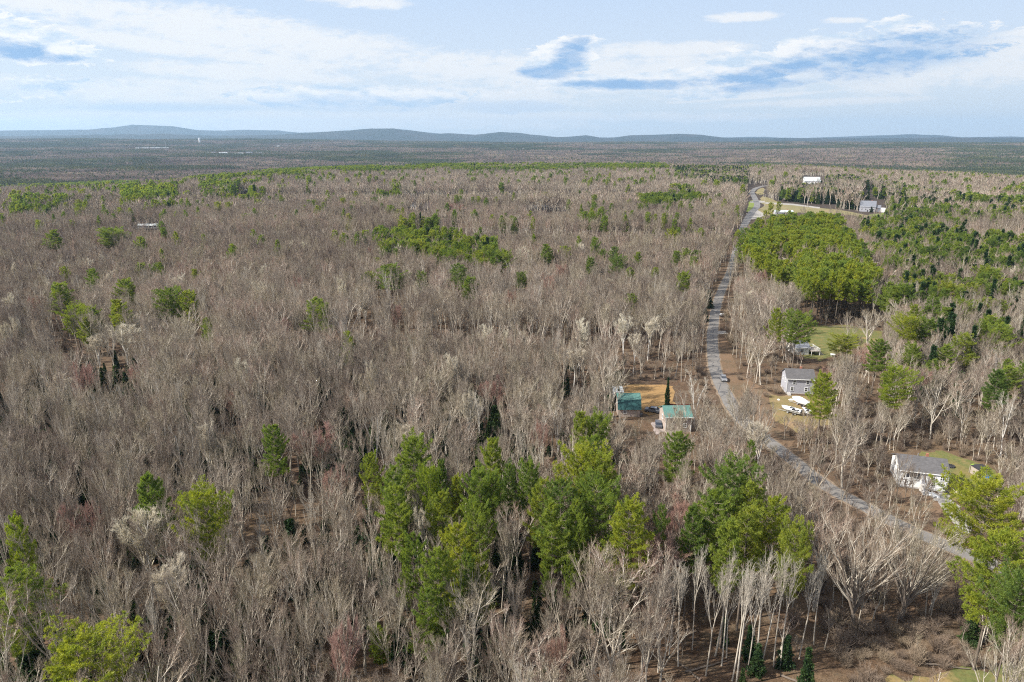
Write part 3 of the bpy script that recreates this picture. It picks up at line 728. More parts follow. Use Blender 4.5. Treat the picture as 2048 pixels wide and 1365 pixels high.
HERO = [
 # top x, top y, height, crown width px, mesh, name, label
 (148, 1288, 17, 165, 'g', 'broad bright yellow-green pine crown cut off by the bottom edge at far left'),
 (28, 1036, 18, 62, 'g', 'narrow yellow-green pine at the left edge, upper of the two there'),
 (16, 1140, 17, 110, 'p', 'wide soft green pine at the left edge above the bottom-left pine'),
 (290, 950, 20, 92, 'p', 'rounded dense green pine standing alone in the bare woods at left'),
 (408, 988, 18, 88, 'g', 'ragged yellow-green pine right of the rounded lone pine'),
 (545, 850, 17, 62, 'p', 'small blue-green pine beside the salmon-red maple crown'),
 (742, 905, 17, 48, 'p', 'slim olive pine at the left tip of the middle pine grove'),
 (822, 880, 20, 80, 'p', 'tall pointed pine at the top of the left grove'),
 (788, 935, 19, 66, 'p', 'pine on the left flank of the left grove'),
 (880, 922, 17, 46, 'p', 'short olive pine just right of the left grove top'),
 (862, 940, 18, 44, 'g', 'narrow golden-green pine inside the left grove'),
 (793, 972, 19, 78, 'p', 'lowest dark green pine of the left grove with drooping skirts'),
 (884, 982, 17, 64, 'p', 'bushy pine at the lower right of the left grove'),
 (912, 955, 16, 40, 'p', 'small dull pine between the left grove and the central pair'),
 (825, 1068, 17, 64, 'p', 'green pine at the upper left of the lower middle clump'),
 (912, 1050, 19, 96, 'g', 'widest bright pine of the lower middle clump'),
 (952, 1010, 18, 54, 'p', 'slim grey-green pine behind the lower middle clump'),
 (872, 1098, 19, 88, 'p', 'full green pine in the centre of the lower middle clump'),
 (930, 1110, 16, 60, 'p', 'shaded pine on the right flank of the lower middle clump'),
 (966, 1132, 14, 46, 'g', 'small golden pine at the right end of the lower middle clump'),
 (853, 1180, 15, 70, 'p', 'lowest pine of the lower middle clump over bare treetops'),
 (982, 880, 19, 74, 'p', 'dark pointed pine above the centre of the picture grove'),
 (958, 945, 18, 64, 'p', 'left one of the two low green pines under the dark pointed pine'),
 (985, 950, 18, 56, 'p', 'right one of the two low green pines under the dark pointed pine'),
 (1016, 928, 17, 52, 'p', 'thin pine between the dark pointed pine and the tall central pines'),
 (1062, 928, 19, 62, 'p', 'green pine at the left shoulder of the tall central pines'),
 (1086, 962, 18, 62, 'p', 'bluish green pine low on the left shoulder of the tall central pines'),
 (1162, 824, 19, 66, 'p', 'topmost left pine of the central column below the teal barn'),
 (1196, 832, 18, 52, 'p', 'topmost right pine of the central column below the teal barn'),
 (1186, 872, 20, 80, 'p', 'pine second from the top in the central column'),
 (1165, 906, 20, 92, 'g', 'yellow-tipped pine halfway up the central column'),
 (1205, 912, 20, 80, 'p', 'green pine on the right side of the central column'),
 (1124, 962, 20, 82, 'p', 'full pine at the lower left of the central column'),
 (1108, 1005, 19, 84, 'p', 'dark green pine at the foot of the central column'),
 (1200, 962, 20, 84, 'p', 'drooping pine at the lower right of the central column'),
 (1160, 1030, 17, 52, 'p', 'narrow blue-green pine at the bottom right of the central column'),
 (1150, 1000, 18, 60, 'p', 'inner pine between the two lower flanks of the central column'),
 (1262, 1004, 20, 112, 'g', 'big round bright green pine standing alone right of the central column'),
 (1326, 1014, 15, 44, 'p', 'small olive pine between the round bright pine and the right grove'),
 (1386, 1012, 18, 74, 'p', 'leftmost blue-green pine of the right grove'),
 (1468, 934, 21, 98, 'p', 'tallest dark pine crowning the right grove'),
 (1436, 982, 20, 94, 'p', 'broad dark green pine in the middle of the right grove'),
 (1508, 968, 20, 84, 'p', 'dark pine behind the yellow one in the right grove'),
 (1550, 996, 19, 90, 'g', 'yellow-green pine on the right side of the right grove'),
 (1500, 1018, 19, 90, 'p', 'shaded pine low in the right grove'),
 (1466, 1046, 19, 88, 'p', 'frontmost light green conical pine of the right grove'),
 (1596, 1056, 19, 66, 'p', 'deep green columnar pine at the right end of the right grove'),
 (1357, 864, 16, 70, 'p', 'lone green pine in front of the teal roofed house'),
 (1506, 882, 12, 34, 'p', 'small dark pine at the left edge of the road below the house'),
 (1652, 748, 17, 62, 'g', 'yellowish pine right of the grey two storey house'),
 (1985, 962, 20, 130, 'g', 'large yellow pine beside the driveway of the white house'),
 (2010, 1068, 20, 135, 'g', 'large yellow pine below the one by the white house driveway'),
 (2044, 1150, 18, 90, 'p', 'dark pine at the right edge beneath the two yellow pines'),
 (1140, 1112, 12, 34, 'p', 'slim young pine among pale trunks below the central column'),
 (1096, 1114, 10, 26, 'p', 'very small dull pine left of the slim young pine'),
 (760, 1256, 8, 52, 'p', 'low bushy pine sapling in the bare woods at the bottom'),
 (630, 597, 18, 58, 'p', 'solitary layered pine in mid woods left of centre'),
 (105, 461, 19, 46, 'p', 'solitary dark pine far left with a full crown'),
 (222, 458, 18, 46, 'p', 'solitary flat-topped pine right of the far left one'),
 (118, 566, 19, 58, 'p', 'dark pine at the left over the small yellow one'),
 (186, 538, 18, 36, 'p', 'dark slender pine between the left groups'),
 (251, 560, 18, 42, 'p', 'blue-green pine top above the olive pine at left'),
 (146, 614, 15, 58, 'g', 'small yellow pine at the left under the dark pine'),
 (234, 600, 19, 60, 'p', 'olive green pine below the blue-green top at left'),
 (336, 580, 19, 48, 'p', 'left one of the close pair of pines at left of centre'),
 (374, 582, 19, 48, 'p', 'right one of the close pair of pines at left of centre'),
 (415, 636, 12, 32, 'p', 'short pine at the lower right of the close pair'),
 (1366, 546, 16, 36, 'p', 'lone deep green pine leaning left of the country road'),
 (1263, 588, 14, 26, 'p', 'small slim pine left of the lone deep green pine'),
 (1092, 489, 17, 38, 'p', 'pointed pine below the far middle stand'),
 (1043, 546, 12, 22, 'p', 'tiny dark pine top in the mid woods'),
 (940, 554, 17, 42, 'p', 'pointed green pine at the lower right of the mid stand'),
 (782, 528, 18, 62, 'p', 'broad dark pine at the lower left of the mid stand'),
 (845, 545, 14, 28, 'p', 'narrow light pine in the front of the mid stand'),
 (915, 528, 17, 42, 'p', 'dark pine behind the pointed one of the mid stand'),
 (1556, 618, 17, 36, 'g', 'yellow-green pine left of the lawn behind the grey house'),
 (1598, 626, 18, 50, 'p', 'dark green pine left of the lawn behind the grey house'),
 (1760, 678, 15, 52, 'p', 'green pine right of the lawn behind the grey house'),
 (1790, 738, 15, 66, 'g', 'spreading yellow-green pine above the white house woods'),
 (1830, 690, 14, 40, 'p', 'small light pine in the woods right of the lawn'),
 (1822, 636, 16, 50, 'g', 'light yellow-green pine right of the plantation'),
 (1998, 740, 17, 66, 'p', 'dark green round pine in the woods near the right edge'),
 (1690, 672, 9, 48, 'p', 'low soft pine at the front of the lawn'),
]
SPRUCES = [
 (1622, 1298, 8, 40, 'dark young spruce at the bottom right of the pale trunks, tallest there'),
 (1576, 1272, 5.5, 36, 'short dark spruce behind the pale trunks'),
 (1488, 1338, 4, 24, 'tiny spruce at the bottom edge below the pale trunks'),
 (1452, 1236, 5, 24, 'small dark spruce half hidden left among the pale trunks'),
 (1504, 1252, 6, 32, 'dark spruce clump in the middle of the pale trunks'),
 (1520, 1290, 5, 36, 'low dark spruce at the foot of the middle pale trunks'),
 (1952, 1218, 6, 40, 'dark spruce under the yellow pines at lower right'),
 (2040, 1200, 10, 50, 'dark spruce cut off by the right edge'),
 (1337, 756, 9, 14, 'slim dark spruce on the straw-coloured lawn by the teal barn'),
 (1418, 582, 8, 22, 'upper dark spruce at the left roadside'),
 (1408, 606, 8, 26, 'lower dark spruce at the left roadside'),
 (1935, 962, 3, 22, 'low green bush beside the white house lawn'),
 (1646, 905, 3, 12, 'little spruce by the bank below the boats'),
 (1632, 385, 9, 10, 'small dark spruce in front of the far white barn'),
 (1744, 414, 6, 8, 'small dark spruce in front of the far grey house'),
]
counts = {}
def put_tree(name, x, y, H, wid, trip, baseH, baseR, label, cat, group=None, rz=None, zb=0.0):
    counts[name] = counts.get(name, 0)+1
    o = empty(name, (x, y, zb-.1), random.uniform(0, 6.28) if rz is None else rz, (wid/2/baseR, wid/2/baseR, H/baseH))
    tag(o, label, cat, group)
    for nm, me in (('trunk', trip[0]), ('crown', trip[1])):
        c_ = bpy.data.objects.new(nm, me); col.objects.link(c_); c_.parent = o
    return o
taken = []
hi_ = 0
for (px, py, H, wpx, k, lab) in HERO:
    H += 2.8; x, y = G(px, py, H); f_ = y*cP + (CAMZ-H)*sP; wid = max(wpx*f_/FPX, 2.4)*1.06
    near = math.hypot(x, y) < 9999
    trip, br = (PG[hi_ % 2], 4.9) if k == 'g' else (PH[hi_ % 6], 4.2)
    put_tree('pine_tree', x, y, H, wid, trip, 20, br, lab, 'pine tree'); hi_ += 1
    taken.append((x, y, wid*.36)); SIGHT.append((px-wpx*.42, py, px+wpx*.42, py+wpx*(1.15 if py > 800 else .95), f_-1, .95 if py < 800 else .86))
for i, (px, py, H, wpx, lab) in enumerate(SPRUCES):
    x, y = G(px, py, H); f_ = y*cP + (CAMZ-H)*sP; wid = max(wpx*f_/FPX, .8)
    put_tree('spruce_tree', x, y, H, wid, SPR[i % 2], 12, 2.3, lab, 'spruce')
    taken.append((x, y, wid*.4))
SPECIAL = [   # top x, y, H, width px, species, label
 (1738, 1060, 18, 190, 'big0', 'huge spreading leafless tree by the road, left one of the pair at lower right'),
 (1840, 1045, 18, 185, 'big1', 'huge spreading leafless tree by the road, right one of the pair at lower right'),
 (988, 765, 13, 66, 'red', 'pinkish red budding maple in the woods at the centre'),
 (636, 865, 14, 88, 'red', 'salmon-red topped maple right of the small blue-green pine'),
 (268, 738, 12, 34, 'red', 'small reddish maple top below the pale fluffy trees at left'),
 (458, 790, 12, 30, 'red', 'faint reddish maple top in the left woods'),
 (1085, 855, 12, 46, 'red', 'dull rosy maple right of the white birches'),
 (1735, 700, 12, 60, 'red', 'reddish brown tree right of the grey two storey house'),
 (1830, 745, 12, 50, 'red', 'reddish tree in the woods above the white house'),
 (910, 410, 13, 60, 'red', 'far wide rosy tree crown on the plateau'),
 (1250, 640, 15, 40, 'cr', 'creamy fluffy tree, left one of three near the road'),
 (1300, 640, 15, 44, 'cr', 'creamy fluffy tree, right one of three near the road'),
 (1270, 672, 13, 34, 'cr', 'creamy fluffy tree, front one of three near the road'),
 (188, 672, 13, 46, 'cr', 'pale fluffy tree, smaller of the two at left'),
 (242, 654, 15, 72, 'cr', 'pale fluffy tree, larger of the two at left'),
 (1150, 700, 13, 60, 'cr', 'faint greenish cream tree left of the teal barn'),
 (730, 600, 13, 34, 'cr', 'cream topped tree below the mid stand'),
 (1500, 590, 14, 32, 'cr', 'pale bare tree in front of the plantation edge'),
 (1560, 520, 14, 40, 'cr', 'cream tree at the left flank of the plantation'),
 (1080, 838, 14, 34, 'bi', 'whitish birch left of the central pines'),
 (960, 800, 15, 50, 'bi', 'forked white birch below the pinkish maple'),
 (1118, 820, 15, 40, 'bi', 'tall white birch beside the central pines'),
 (1180, 870, 12, 30, 'bi', 'slender birch hidden behind the central pines'),
 (1920, 680, 14, 44, 'bi', 'leaning white birch in the right woods'),
 (2025, 800, 15, 54, 'bi', 'white limbed birch at the right edge'),
 (1395, 760, 13, 50, 'bi', 'light brown thin birch between road and straw lawn'),
 (1720, 830, 14, 90, 'wide', 'wide leafless tree left of the white house woods'),
 (1880, 770, 15, 90, 'wide', 'wide grey leafless tree above the white house'),
 (1580, 650, 13, 80, 'wide', 'wide grey leafless tree behind the grey house'),
 (1700, 870, 13, 110, 'wide', 'wide yellowish leafless tree between the road and the white house'),
 (1225, 1190, 16, 175, 'wide', 'broad pale leafless crown at the bottom centre'),
 (1330, 1230, 13, 100, 'wide', 'broad pale leafless crown right of the bottom centre one'),
 (640, 960, 17, 110, 'wide', 'tall pale fan shaped leafless tree left of the pine groves'),
]
for i, (px, py, H, wpx, k, lab) in enumerate(SPECIAL):
    x, y = G(px, py, H); f_ = y*cP + (CAMZ-H)*sP; wid = wpx*f_/FPX
    if k.startswith('big'): put_tree('spreading_tree', x, y, H, wid, BIG[int(k[3])], 15, 6.2, lab, 'leafless tree')
    elif k == 'red': put_tree('red_maple', x, y, H, wid, REDT, 13, 3.6, lab, 'maple tree')
    elif k == 'cr': put_tree('catkin_tree', x, y, H, wid, CRM[i % 2], 14, 3.6, lab, 'budding tree')
    elif k == 'bi': put_tree('birch_tree', x, y, H, max(wid, 3), BIR[i % 2], 14, 3.0, lab, 'birch tree')
    else: put_tree('spreading_tree', x, y, H, wid, BH[[2, 5, 8][i % 3]], 15, 4.2, lab, 'leafless tree')
    taken.append((x, y, wid*.25)); SIGHT.append((px-wpx*.4, py, px+wpx*.4, py+min(wpx*1.2, 110), f_-1, .8))
# row of slim pale trees on the leafy slope at bottom right, placed by their feet
SLIMS = sorted([(1356, 1333, 14), (1384, 1300, 14), (1411, 1352, 15.5), (1430, 1312, 13), (1443, 1332, 15), (1464, 1362, 15.5), (1472, 1374, 15), (1495, 1340, 14), (1511, 1332, 15), (1523, 1330, 14), (1547, 1334, 15.5), (1560, 1336, 14.5), (1598, 1318, 13.5), (1627, 1290, 13), (1338, 1310, 13), (1316, 1345, 14), (1505, 1300, 12), (1453, 1316, 12)])
for i, (px, py, H) in enumerate(SLIMS):
    H *= 1.2; x, y = G(px, py); put_tree('slender_tree', x, y, H, random.uniform(3.4, 5.4), SLIM[i % 3], 15, 2.2, 'slender pale leafless tree on the leafy slope at bottom right, %s foot from the left' % ('first second third fourth fifth sixth seventh eighth ninth tenth eleventh twelfth thirteenth fourteenth fifteenth sixteenth seventeenth eighteenth nineteenth twentieth'.split()[i]), 'leafless tree', 'slender pale trees on the leafy slope')
    taken.append((x, y, .8))
TK = np.array(taken)

def region(px, py):
    if px < 520: w_ = 'the lower left corner' if py > 1100 else ('the left edge woods near the rounded lone pine' if py > 850 else 'the left woods')
    elif px < 790: w_ = 'the bottom woods left of the lower middle pine clump' if py > 1100 else 'the woods left of the middle pine groves'
    elif px < 1080: w_ = 'the bottom woods under the lower middle pine clump' if py > 1150 else 'the gap between the left grove and the central pine column'
    elif px < 1330: w_ = 'the bottom woods under the round bright green pine' if py > 1100 else 'the woods around the central pine column'
    elif px < 1660: w_ = 'the woods in front of the right pine grove' if py > 1080 else 'the woods between the right pine grove and the road'
    else: w_ = 'the strip between the road and the white house' if py < 1150 else 'the lower right corner below the spreading trees'
    return w_

LAND = [(152, 1320, 'bottom left yellow-green pine'), (22, 1170, 'soft green pine at the left edge'), (290, 1000, 'rounded lone green pine'), (408, 1030, 'ragged yellow-green pine'), (545, 880, 'small blue-green pine'), (636, 900, 'salmon-red topped maple'),
 (810, 930, 'left pine grove'), (890, 1110, 'lower middle pine clump'), (982, 930, 'dark pointed central pine'), (1170, 960, 'central column of pines'), (1262, 1060, 'round bright pine'), (1480, 1020, 'right pine grove'), (1596, 1100, 'deep green columnar pine'), (1225, 1240, 'broad pale bottom centre crown'),
 (640, 1010, 'tall fan shaped pale tree'), (760, 1270, 'low bushy pine sapling'), (1357, 890, 'pine by the teal roofed house'), (1260, 815, 'teal gambrel barn'), (985, 800, 'pinkish red maple'), (1738, 1120, 'left huge spreading tree'), (1835, 1120, 'right huge spreading tree'), (1968, 1020, 'yellow pine by the driveway'), (1996, 1130, 'lower large yellow pine'), (1840, 960, 'white raised house'),
 (1597, 775, 'grey two storey house'), (1690, 672, 'lawn behind the grey house'), (1652, 790, 'yellowish pine by the grey house'), (242, 680, 'larger pale fluffy tree'), (630, 620, 'solitary layered mid pine'), (355, 610, 'close pair of pines'), (118, 600, 'dark pine over the yellow one'), (105, 490, 'far left solitary pine'), (222, 480, 'flat-topped solitary pine'), (1366, 570, 'pine leaning by the road'), (1275, 655, 'three creamy fluffy trees'),
 (850, 520, 'mid pine stand'), (1150, 475, 'far middle pine stand'), (1620, 520, 'dense pine plantation'), (1568, 428, 'long low house by the fork'), (1740, 415, 'large blue-grey farmhouse'), (1624, 362, 'far white barn'), (1998, 770, 'dark round pine near the right edge'), (1790, 770, 'spreading yellow-green pine'), (1822, 660, 'light pine right of the plantation'), (1920, 710, 'leaning white birch'), (1500, 1300, 'slim pale trunks'), (300, 420, 'dark far left pine stand'), (1325, 410, 'far pine stand left of the road')]
ORD = 'nearest second third fourth fifth sixth seventh eighth ninth tenth eleventh twelfth thirteenth fourteenth fifteenth sixteenth seventeenth eighteenth nineteenth twentieth'.split()
PEND = []      # (object, adjective, noun, px, py)
def name_by_place():
    import collections
    g = collections.defaultdict(list)
    for (o, adj, noun, px, py) in PEND:
        best = None
        for i, (lx, ly, nm) in enumerate(LAND):
            d = math.hypot(px-lx, (py-ly))
            if best is None or d < best[0]: best = (d, i)
        d, i = best; dx = px-LAND[i][0]; dy = py-LAND[i][1]
        a = math.degrees(math.atan2(-dy, dx)) % 360
        dr = ['right of', 'upper right of', 'above', 'upper left of', 'left of', 'lower left of', 'below', 'lower right of'][int((a+22.5)//45) % 8]
        g[(adj, noun, dr, i)].append((d, o))
    for (adj, noun, dr, i), lst in g.items():
        lst.sort(key=lambda q: q[0])
        for k, (d, o) in enumerate(lst):
            rk = (ORD[k]+(' nearest' if k else '')) if k < len(ORD) else str(k+1)+'th nearest'
            t_ = '%s %s, %s %s the %s' % (adj, noun, rk, dr, LAND[i][2])
            o['label'] = t_ if len(t_.replace('-', ' ').split()) <= 16 else t_.replace(' nearest ', ' ').replace(' and ', ' ')
def later(o, adj, noun, x, y, H, zb=0):
    a, b_, _ = proj(x, y, zb+H*.8); PEND.append((o, adj, noun, float(a), float(b_)))
cand = []      # (x, y, H, species, rot, width, u)
def gen(r0, r1, s_, amax):
    n = int(r1/s_)+2
    for iy in range(n):
        for ix in range(-n, n+1):
            x = (ix + .5*(iy % 2) + random.uniform(-.5, .5))*s_; y = (iy*.87 + random.uniform(-.5, .5))*s_
            r_ = math.hypot(x, y)
            if not (r0 <= r_ < r1) or abs(x) > (y*.80+14): continue
            yield x, y, r_
for (r0, r1, s_) in ((50, 240, 4.5), (240, 520, 4.7), (520, 900, 5.3), (900, 1960, 6.8)):
    for x, y, r_ in gen(r0, r1, s_, 0):
        u1, u2, u3 = random.random(), random.random(), random.random()
        dn = nz(x, y, .018, 4.4)
        H = 16.4 + 3.4*nz(x, y, .006, 1.7) + random.uniform(-2.6, 2.4)
        px0, py0, f0 = proj(x, y, T(x, y) if r_ > 800 else 0); px0 = float(px0); py0 = float(py0)
        k, p_ = stand(px0, py0)
        if k == 'none' and dn < -.12 and u1 < .33: continue
        # open leafy ground with the slim row; brush under the spreading trees; roadside and gardens
        if px0 > 1300 and py0 > 1225 and px0 < 1665: continue
        if px0 > 1655 and py0 > 1105 and not (px0 > 1960 and py0 > 1330): continue
        if px0 > 1560 and 850 < py0 < 1120 and px0 < 2080:
            if u1 < .45: continue
            H *= random.uniform(.5, .85)
        if inpoly(px0, py0, LAWNS['rusty']): continue
        if k == 'mixd': p_ = p_*min(1.6, max(.0, .75 + 3.2*nz(x, y, .012, 6.6) + 1.5*nz(x, y, .04, 2.6)))
        elif k == 'dark': p_ = p_*min(1, max(.55, .95 + 1.5*nz(x, y, .015, 6.1)))
        elif k == 'plant': p_ = p_*min(1, max(.3, .88 + 2.4*nz(x, y, .02, 1.6) + 1.2*nz(x, y, .08, 3.6)))
        con = u2 < p_
        if con:
            H = {'plant': 20, 'dark': 15, 'mixd': 19, 'none': 19, 'low': 15}[k] + random.uniform(-2.5, 2)
            if r_ < 190: continue
            wd = random.uniform(6.0, 9.2)*(.72 if k == 'plant' else 1)*(1 if k != 'none' else .85)
        else: wd = (random.uniform(4.2, 7.2) if random.random() < .7 else random.uniform(7, 10))*(H/15)**.5
        if r_ < 900 and len(TK) and np.any(np.hypot(TK[:, 0]-x, TK[:, 1]-y) < TK[:, 2]+(.8 if not con else 1.5)): continue
        if blocked(x, y, H, wd/2, u3): continue
        sp_ = ('spruce' if (k == 'dark' and random.random() < .75) or (k in ('mixd', 'low') and random.random() < (.28 if px0 > 1700 else .08)) else 'pine') if con else 'bare'
        if not con and r_ < 700:
            q_ = random.random()
            if q_ < .006: sp_ = 'red'
            elif q_ < .022: sp_ = 'cream'
            elif q_ < .040: sp_ = 'birch'
            elif q_ < .075: sp_ = 'slim'
        cand.append((x, y, H, sp_, random.uniform(0, 6.28), wd, f0))
print('candidates', len(cand))
def visible(c_):
    pxb, pyb, _ = proj(c_[0], c_[1], 0); pxt, pyt, f_ = proj(c_[0], c_[1], c_[2])
    return -20 < pxt < 2068 and pyt < 1350 and pyb > 270
bare = sorted([c_ for c_ in cand if c_[3] == 'bare' and visible(c_)], key=lambda c_: -(c_[2]/c_[6]))
ind = set(id(c_) for c_ in bare[:298])
pines_ = sorted([c_ for c_ in cand if c_[3] == 'pine' and visible(c_)], key=lambda c_: -(c_[2]*c_[5]**.5/c_[6]))
ind |= set(id(c_) for c_ in pines_[:298-len(HERO)])
sprs = sorted([c_ for c_ in cand if c_[3] == 'spruce' and visible(c_)], key=lambda c_: -(c_[2]/c_[6]))
ind |= set(id(c_) for c_ in sprs[:60])
lim = {'red': 40, 'cream': 60, 'birch': 60, 'slim': 90}
S_b = []; S_p = []; S_s = []; S_far_b = []
for c_ in sorted(cand, key=lambda c_: c_[6]):
    x, y, H, sp_, rz, wd, f_ = c_; r_ = math.hypot(x, y); zb = T(x, y) if r_ > 800 else 0
    if sp_ in lim:
        if lim[sp_] > 0 and visible(c_):
            lim[sp_] -= 1; ppx, ppy, _ = proj(x, y, H); rg = region(float(ppx), float(ppy))
            if sp_ == 'red': later(put_tree('red_maple', x, y, H*.9, wd*.9, REDT, 13, 3.6, 'x', 'maple tree', 'reddish trees in the forest'), 'reddish', 'budding tree', x, y, H)
            elif sp_ == 'cream': later(put_tree('catkin_tree', x, y, H, wd*.85, CRM[lim[sp_] % 2], 14, 3.8, 'x', 'budding tree', 'cream-tinted trees in the forest'), 'cream-tinted', 'budding tree', x, y, H)
            elif sp_ == 'birch': later(put_tree('birch_tree', x, y, H, wd*.8, BIR[lim[sp_] % 2], 14, 3.2, 'x', 'birch tree', 'white birches in the forest'), 'white-stemmed', 'birch', x, y, H)
            else: later(put_tree('slender_tree', x, y, H, 4.6, SLIM[lim[sp_] % 3], 15, 2.7, 'x', 'leafless tree', 'slim light-barked trees in the forest'), 'slim pale', 'leafless tree', x, y, H)
            continue
        sp_ = 'bare'
    if id(c_) in ind:
        if sp_ == 'bare':
            later(put_tree('bare_tree', x, y, H, wd, BH[int(rz*1e4) % 9], 15, 3.3, 'x', 'leafless tree', 'grey-brown leafless trees of the forest', rz), 'wide grey' if wd > 7 else ('narrow grey' if wd < 5 else 'grey-brown'), 'leafless tree', x, y, H)
        elif sp_ == 'pine':
            pl = inpoly(*[float(v) for v in proj(x, y, 0)[:2]], STANDS[0][1])
            o = put_tree('pine_tree', x, y, H, wd*1.05, (PT[int(rz*1e4) % 3] if pl else PH[int(rz*1e4) % 6]), 18 if pl else 20, 3.4 if pl else 4.2, 'x', 'pine tree', 'pines of the dense plantation' if pl else 'pines scattered through the forest', rz, zb)
            later(o, 'plantation' if pl else ('tall green' if H > 18.2 else 'green'), 'pine', x, y, H, zb)
        else: later(put_tree('spruce_tree', x, y, H, wd*.7, SPR[int(rz*1e4) % 2], 12, 2.3, 'x', 'spruce', 'dark spruces in the woods', rz, zb), 'dark', 'spruce', x, y, H, zb)
        continue
    v = int(rz*1e4)
    if sp_ == 'bare':
        if r_ < 330: S_b.append((x, y, zb-.1, rz, wd/6.6, H/15, v % 9))
        elif r_ < 700: S_b.append((x, y, zb-.1, rz, wd/6.4, H/15, 9+v % 5))
        else: S_b.append((x, y, zb-.1, rz, wd/6.0*1.12, H/15, 14+v % 4))
    elif sp_ == 'pine' and inpoly(*[float(q) for q in proj(x, y, 0)[:2]], STANDS[0][1]): S_p.append((x, y, zb-.1, rz, wd*1.05/6.8, H/18, 13+v % 3))
    elif sp_ == 'pine':
        if r_ < 380: S_p.append((x, y, zb-.1, rz, wd/8.4, H/20, v % 6))
        elif r_ < 850: S_p.append((x, y, zb-.1, rz, wd/8.4, H/20, 6+v % 4))
        else: S_p.append((x, y, zb-.1, rz, wd/8.0, H/20, 10+v % 3))
    else: S_s.append((x, y, zb-.1, rz, wd*.7/4.6, H/12, v % 2))
name_by_place()
print('stuff', len(S_b), len(S_p), len(S_s), counts)
whH = [whole('bare_high', b_[2]) for b_ in BH]; whP = [whole('pine_high', p_[2]) for p_ in PH]
scatter('bare_forest', S_b, whH+BM+BL, 'mass of grey-brown leafless hardwood forest reaching to the far ridge', 'forest')
scatter('pine_forest', S_p, whP+PM+PL+[whole('plant', q[2]) for q in PT], 'green pines massed through the forest and along the far ridge', 'forest')
if S_s: scatter('spruce_forest', S_s, SM, 'dark spruces massed in the far woods', 'forest')

# undergrowth: brush everywhere near, small dark evergreens under the canopy at left
U_ = []
for x, y, r_ in gen(50, 330, 2.2, 0):
    px0, py0, f0 = proj(x, y, 0); px0 = float(px0); py0 = float(py0)
    if road_dist(x, y) < 4.8 or any(inpoly(px0, py0, P_) for P_ in KEEP_OUT): continue
    lowr = px0 > 1640 and py0 > 1100; side = px0 > 1540 and 840 < py0 < 1110
    leafy = 1330 < px0 < 1680 and py0 > 1200
    pr = .98 if lowr else (.95 if side else (.10 if leafy else .30))
    if leafy and py0 > 1330: pr = .05
    if random.random() > pr: continue
    if any((f0 < s_[4] and s_[0]-6 < px0 < s_[2]+6 and s_[1] < py0 < s_[3]+26) for s_ in SIGHT[:7]): continue
    if inpoly(px0, py0, LAWNS['rusty']) and random.random() < .55: continue
    if random.random() < (.12 if lowr else (.5 if side else .45)):
        s1 = random.uniform(.16, .45)*(1.25 if lowr else 1); U_.append((x, y, 0, random.uniform(0, 6.28), s1*1.35, s1*1.1, 5+random.randrange(5))); continue
    bigb = random.random() < .3
    s1 = random.uniform(.4, .95)
    U_.append((x, y, 0, random.uniform(0, 6.28), s1*random.uniform(.8, 1.7), s1, 3+random.randrange(2) if bigb else random.randrange(3)))
scatter('undergrowth', U_, SHR+SHRB+BM, 'brown leafless brush covering the forest floor', 'undergrowth')
U2 = []
for x, y, r_ in gen(50, 260, 3.0, 0):
    px0, py0, f0 = proj(x, y, 0); px0 = float(px0); py0 = float(py0)
    if px0 > 1250 or road_dist(x, y) < 6: continue
    d_ = nz(x, y, .03, 9.1)
    pr = (1.0 if px0 < 720 else .5)*(.75 + 1.6*d_)
    if py0 < 780: pr *= .3
    if random.random() > pr or (len(TK) and np.any(np.hypot(TK[:, 0]-x, TK[:, 1]-y) < 1.5)): continue
    s1 = random.uniform(.28, .62)*(1 if px0 < 1000 else .7); U2.append((x, y, 0, random.uniform(0, 6.28), s1*random.uniform(.9, 1.5), s1, random.randrange(2)))
scatter('evergreen_understory', U2, SM, 'dark young evergreens in the shade between the leafless trunks', 'undergrowth')

for i, (px, py, Ll, a_, lab) in enumerate([(1370, 1345, 7, .3, 'fallen grey log lying left on the leafy slope'), (1560, 1352, 6, -.5, 'fallen log in front of the pale trunks near the small spruces'), (1690, 1310, 8, .9, 'long fallen log in the brush under the left huge spreading tree'),
        (1850, 1330, 6, -.2, 'fallen log at the edge of the grass at the bottom right'), (1400, 1362, 5, 2.2, 'short fallen log at the bottom edge of the leafy slope'), (1655, 655, 14, -.12, 'long pale log along the back edge of the lawn behind the grey house')]):
    x, y = G(px, py); mb_ = MB(); q = Vector((0, 0, .2))
    for k in range(5):
        q2 = q + Vector((Ll/5, random.uniform(-.15, .15), random.uniform(-.02, .04))); mb_.tube(q, q2, .17-.02*k, .15-.02*k, 7); q = q2
    for k in range(4): mb_.tube((Ll*.3+k*.7, 0, .25), (Ll*.3+k*.7+.6, random.uniform(-.9, .9), .7), .04, .01, 4)
    tag(mb_.build('fallen_log', M['darkbark'], None, (x, y, 0), a_), lab, 'log')

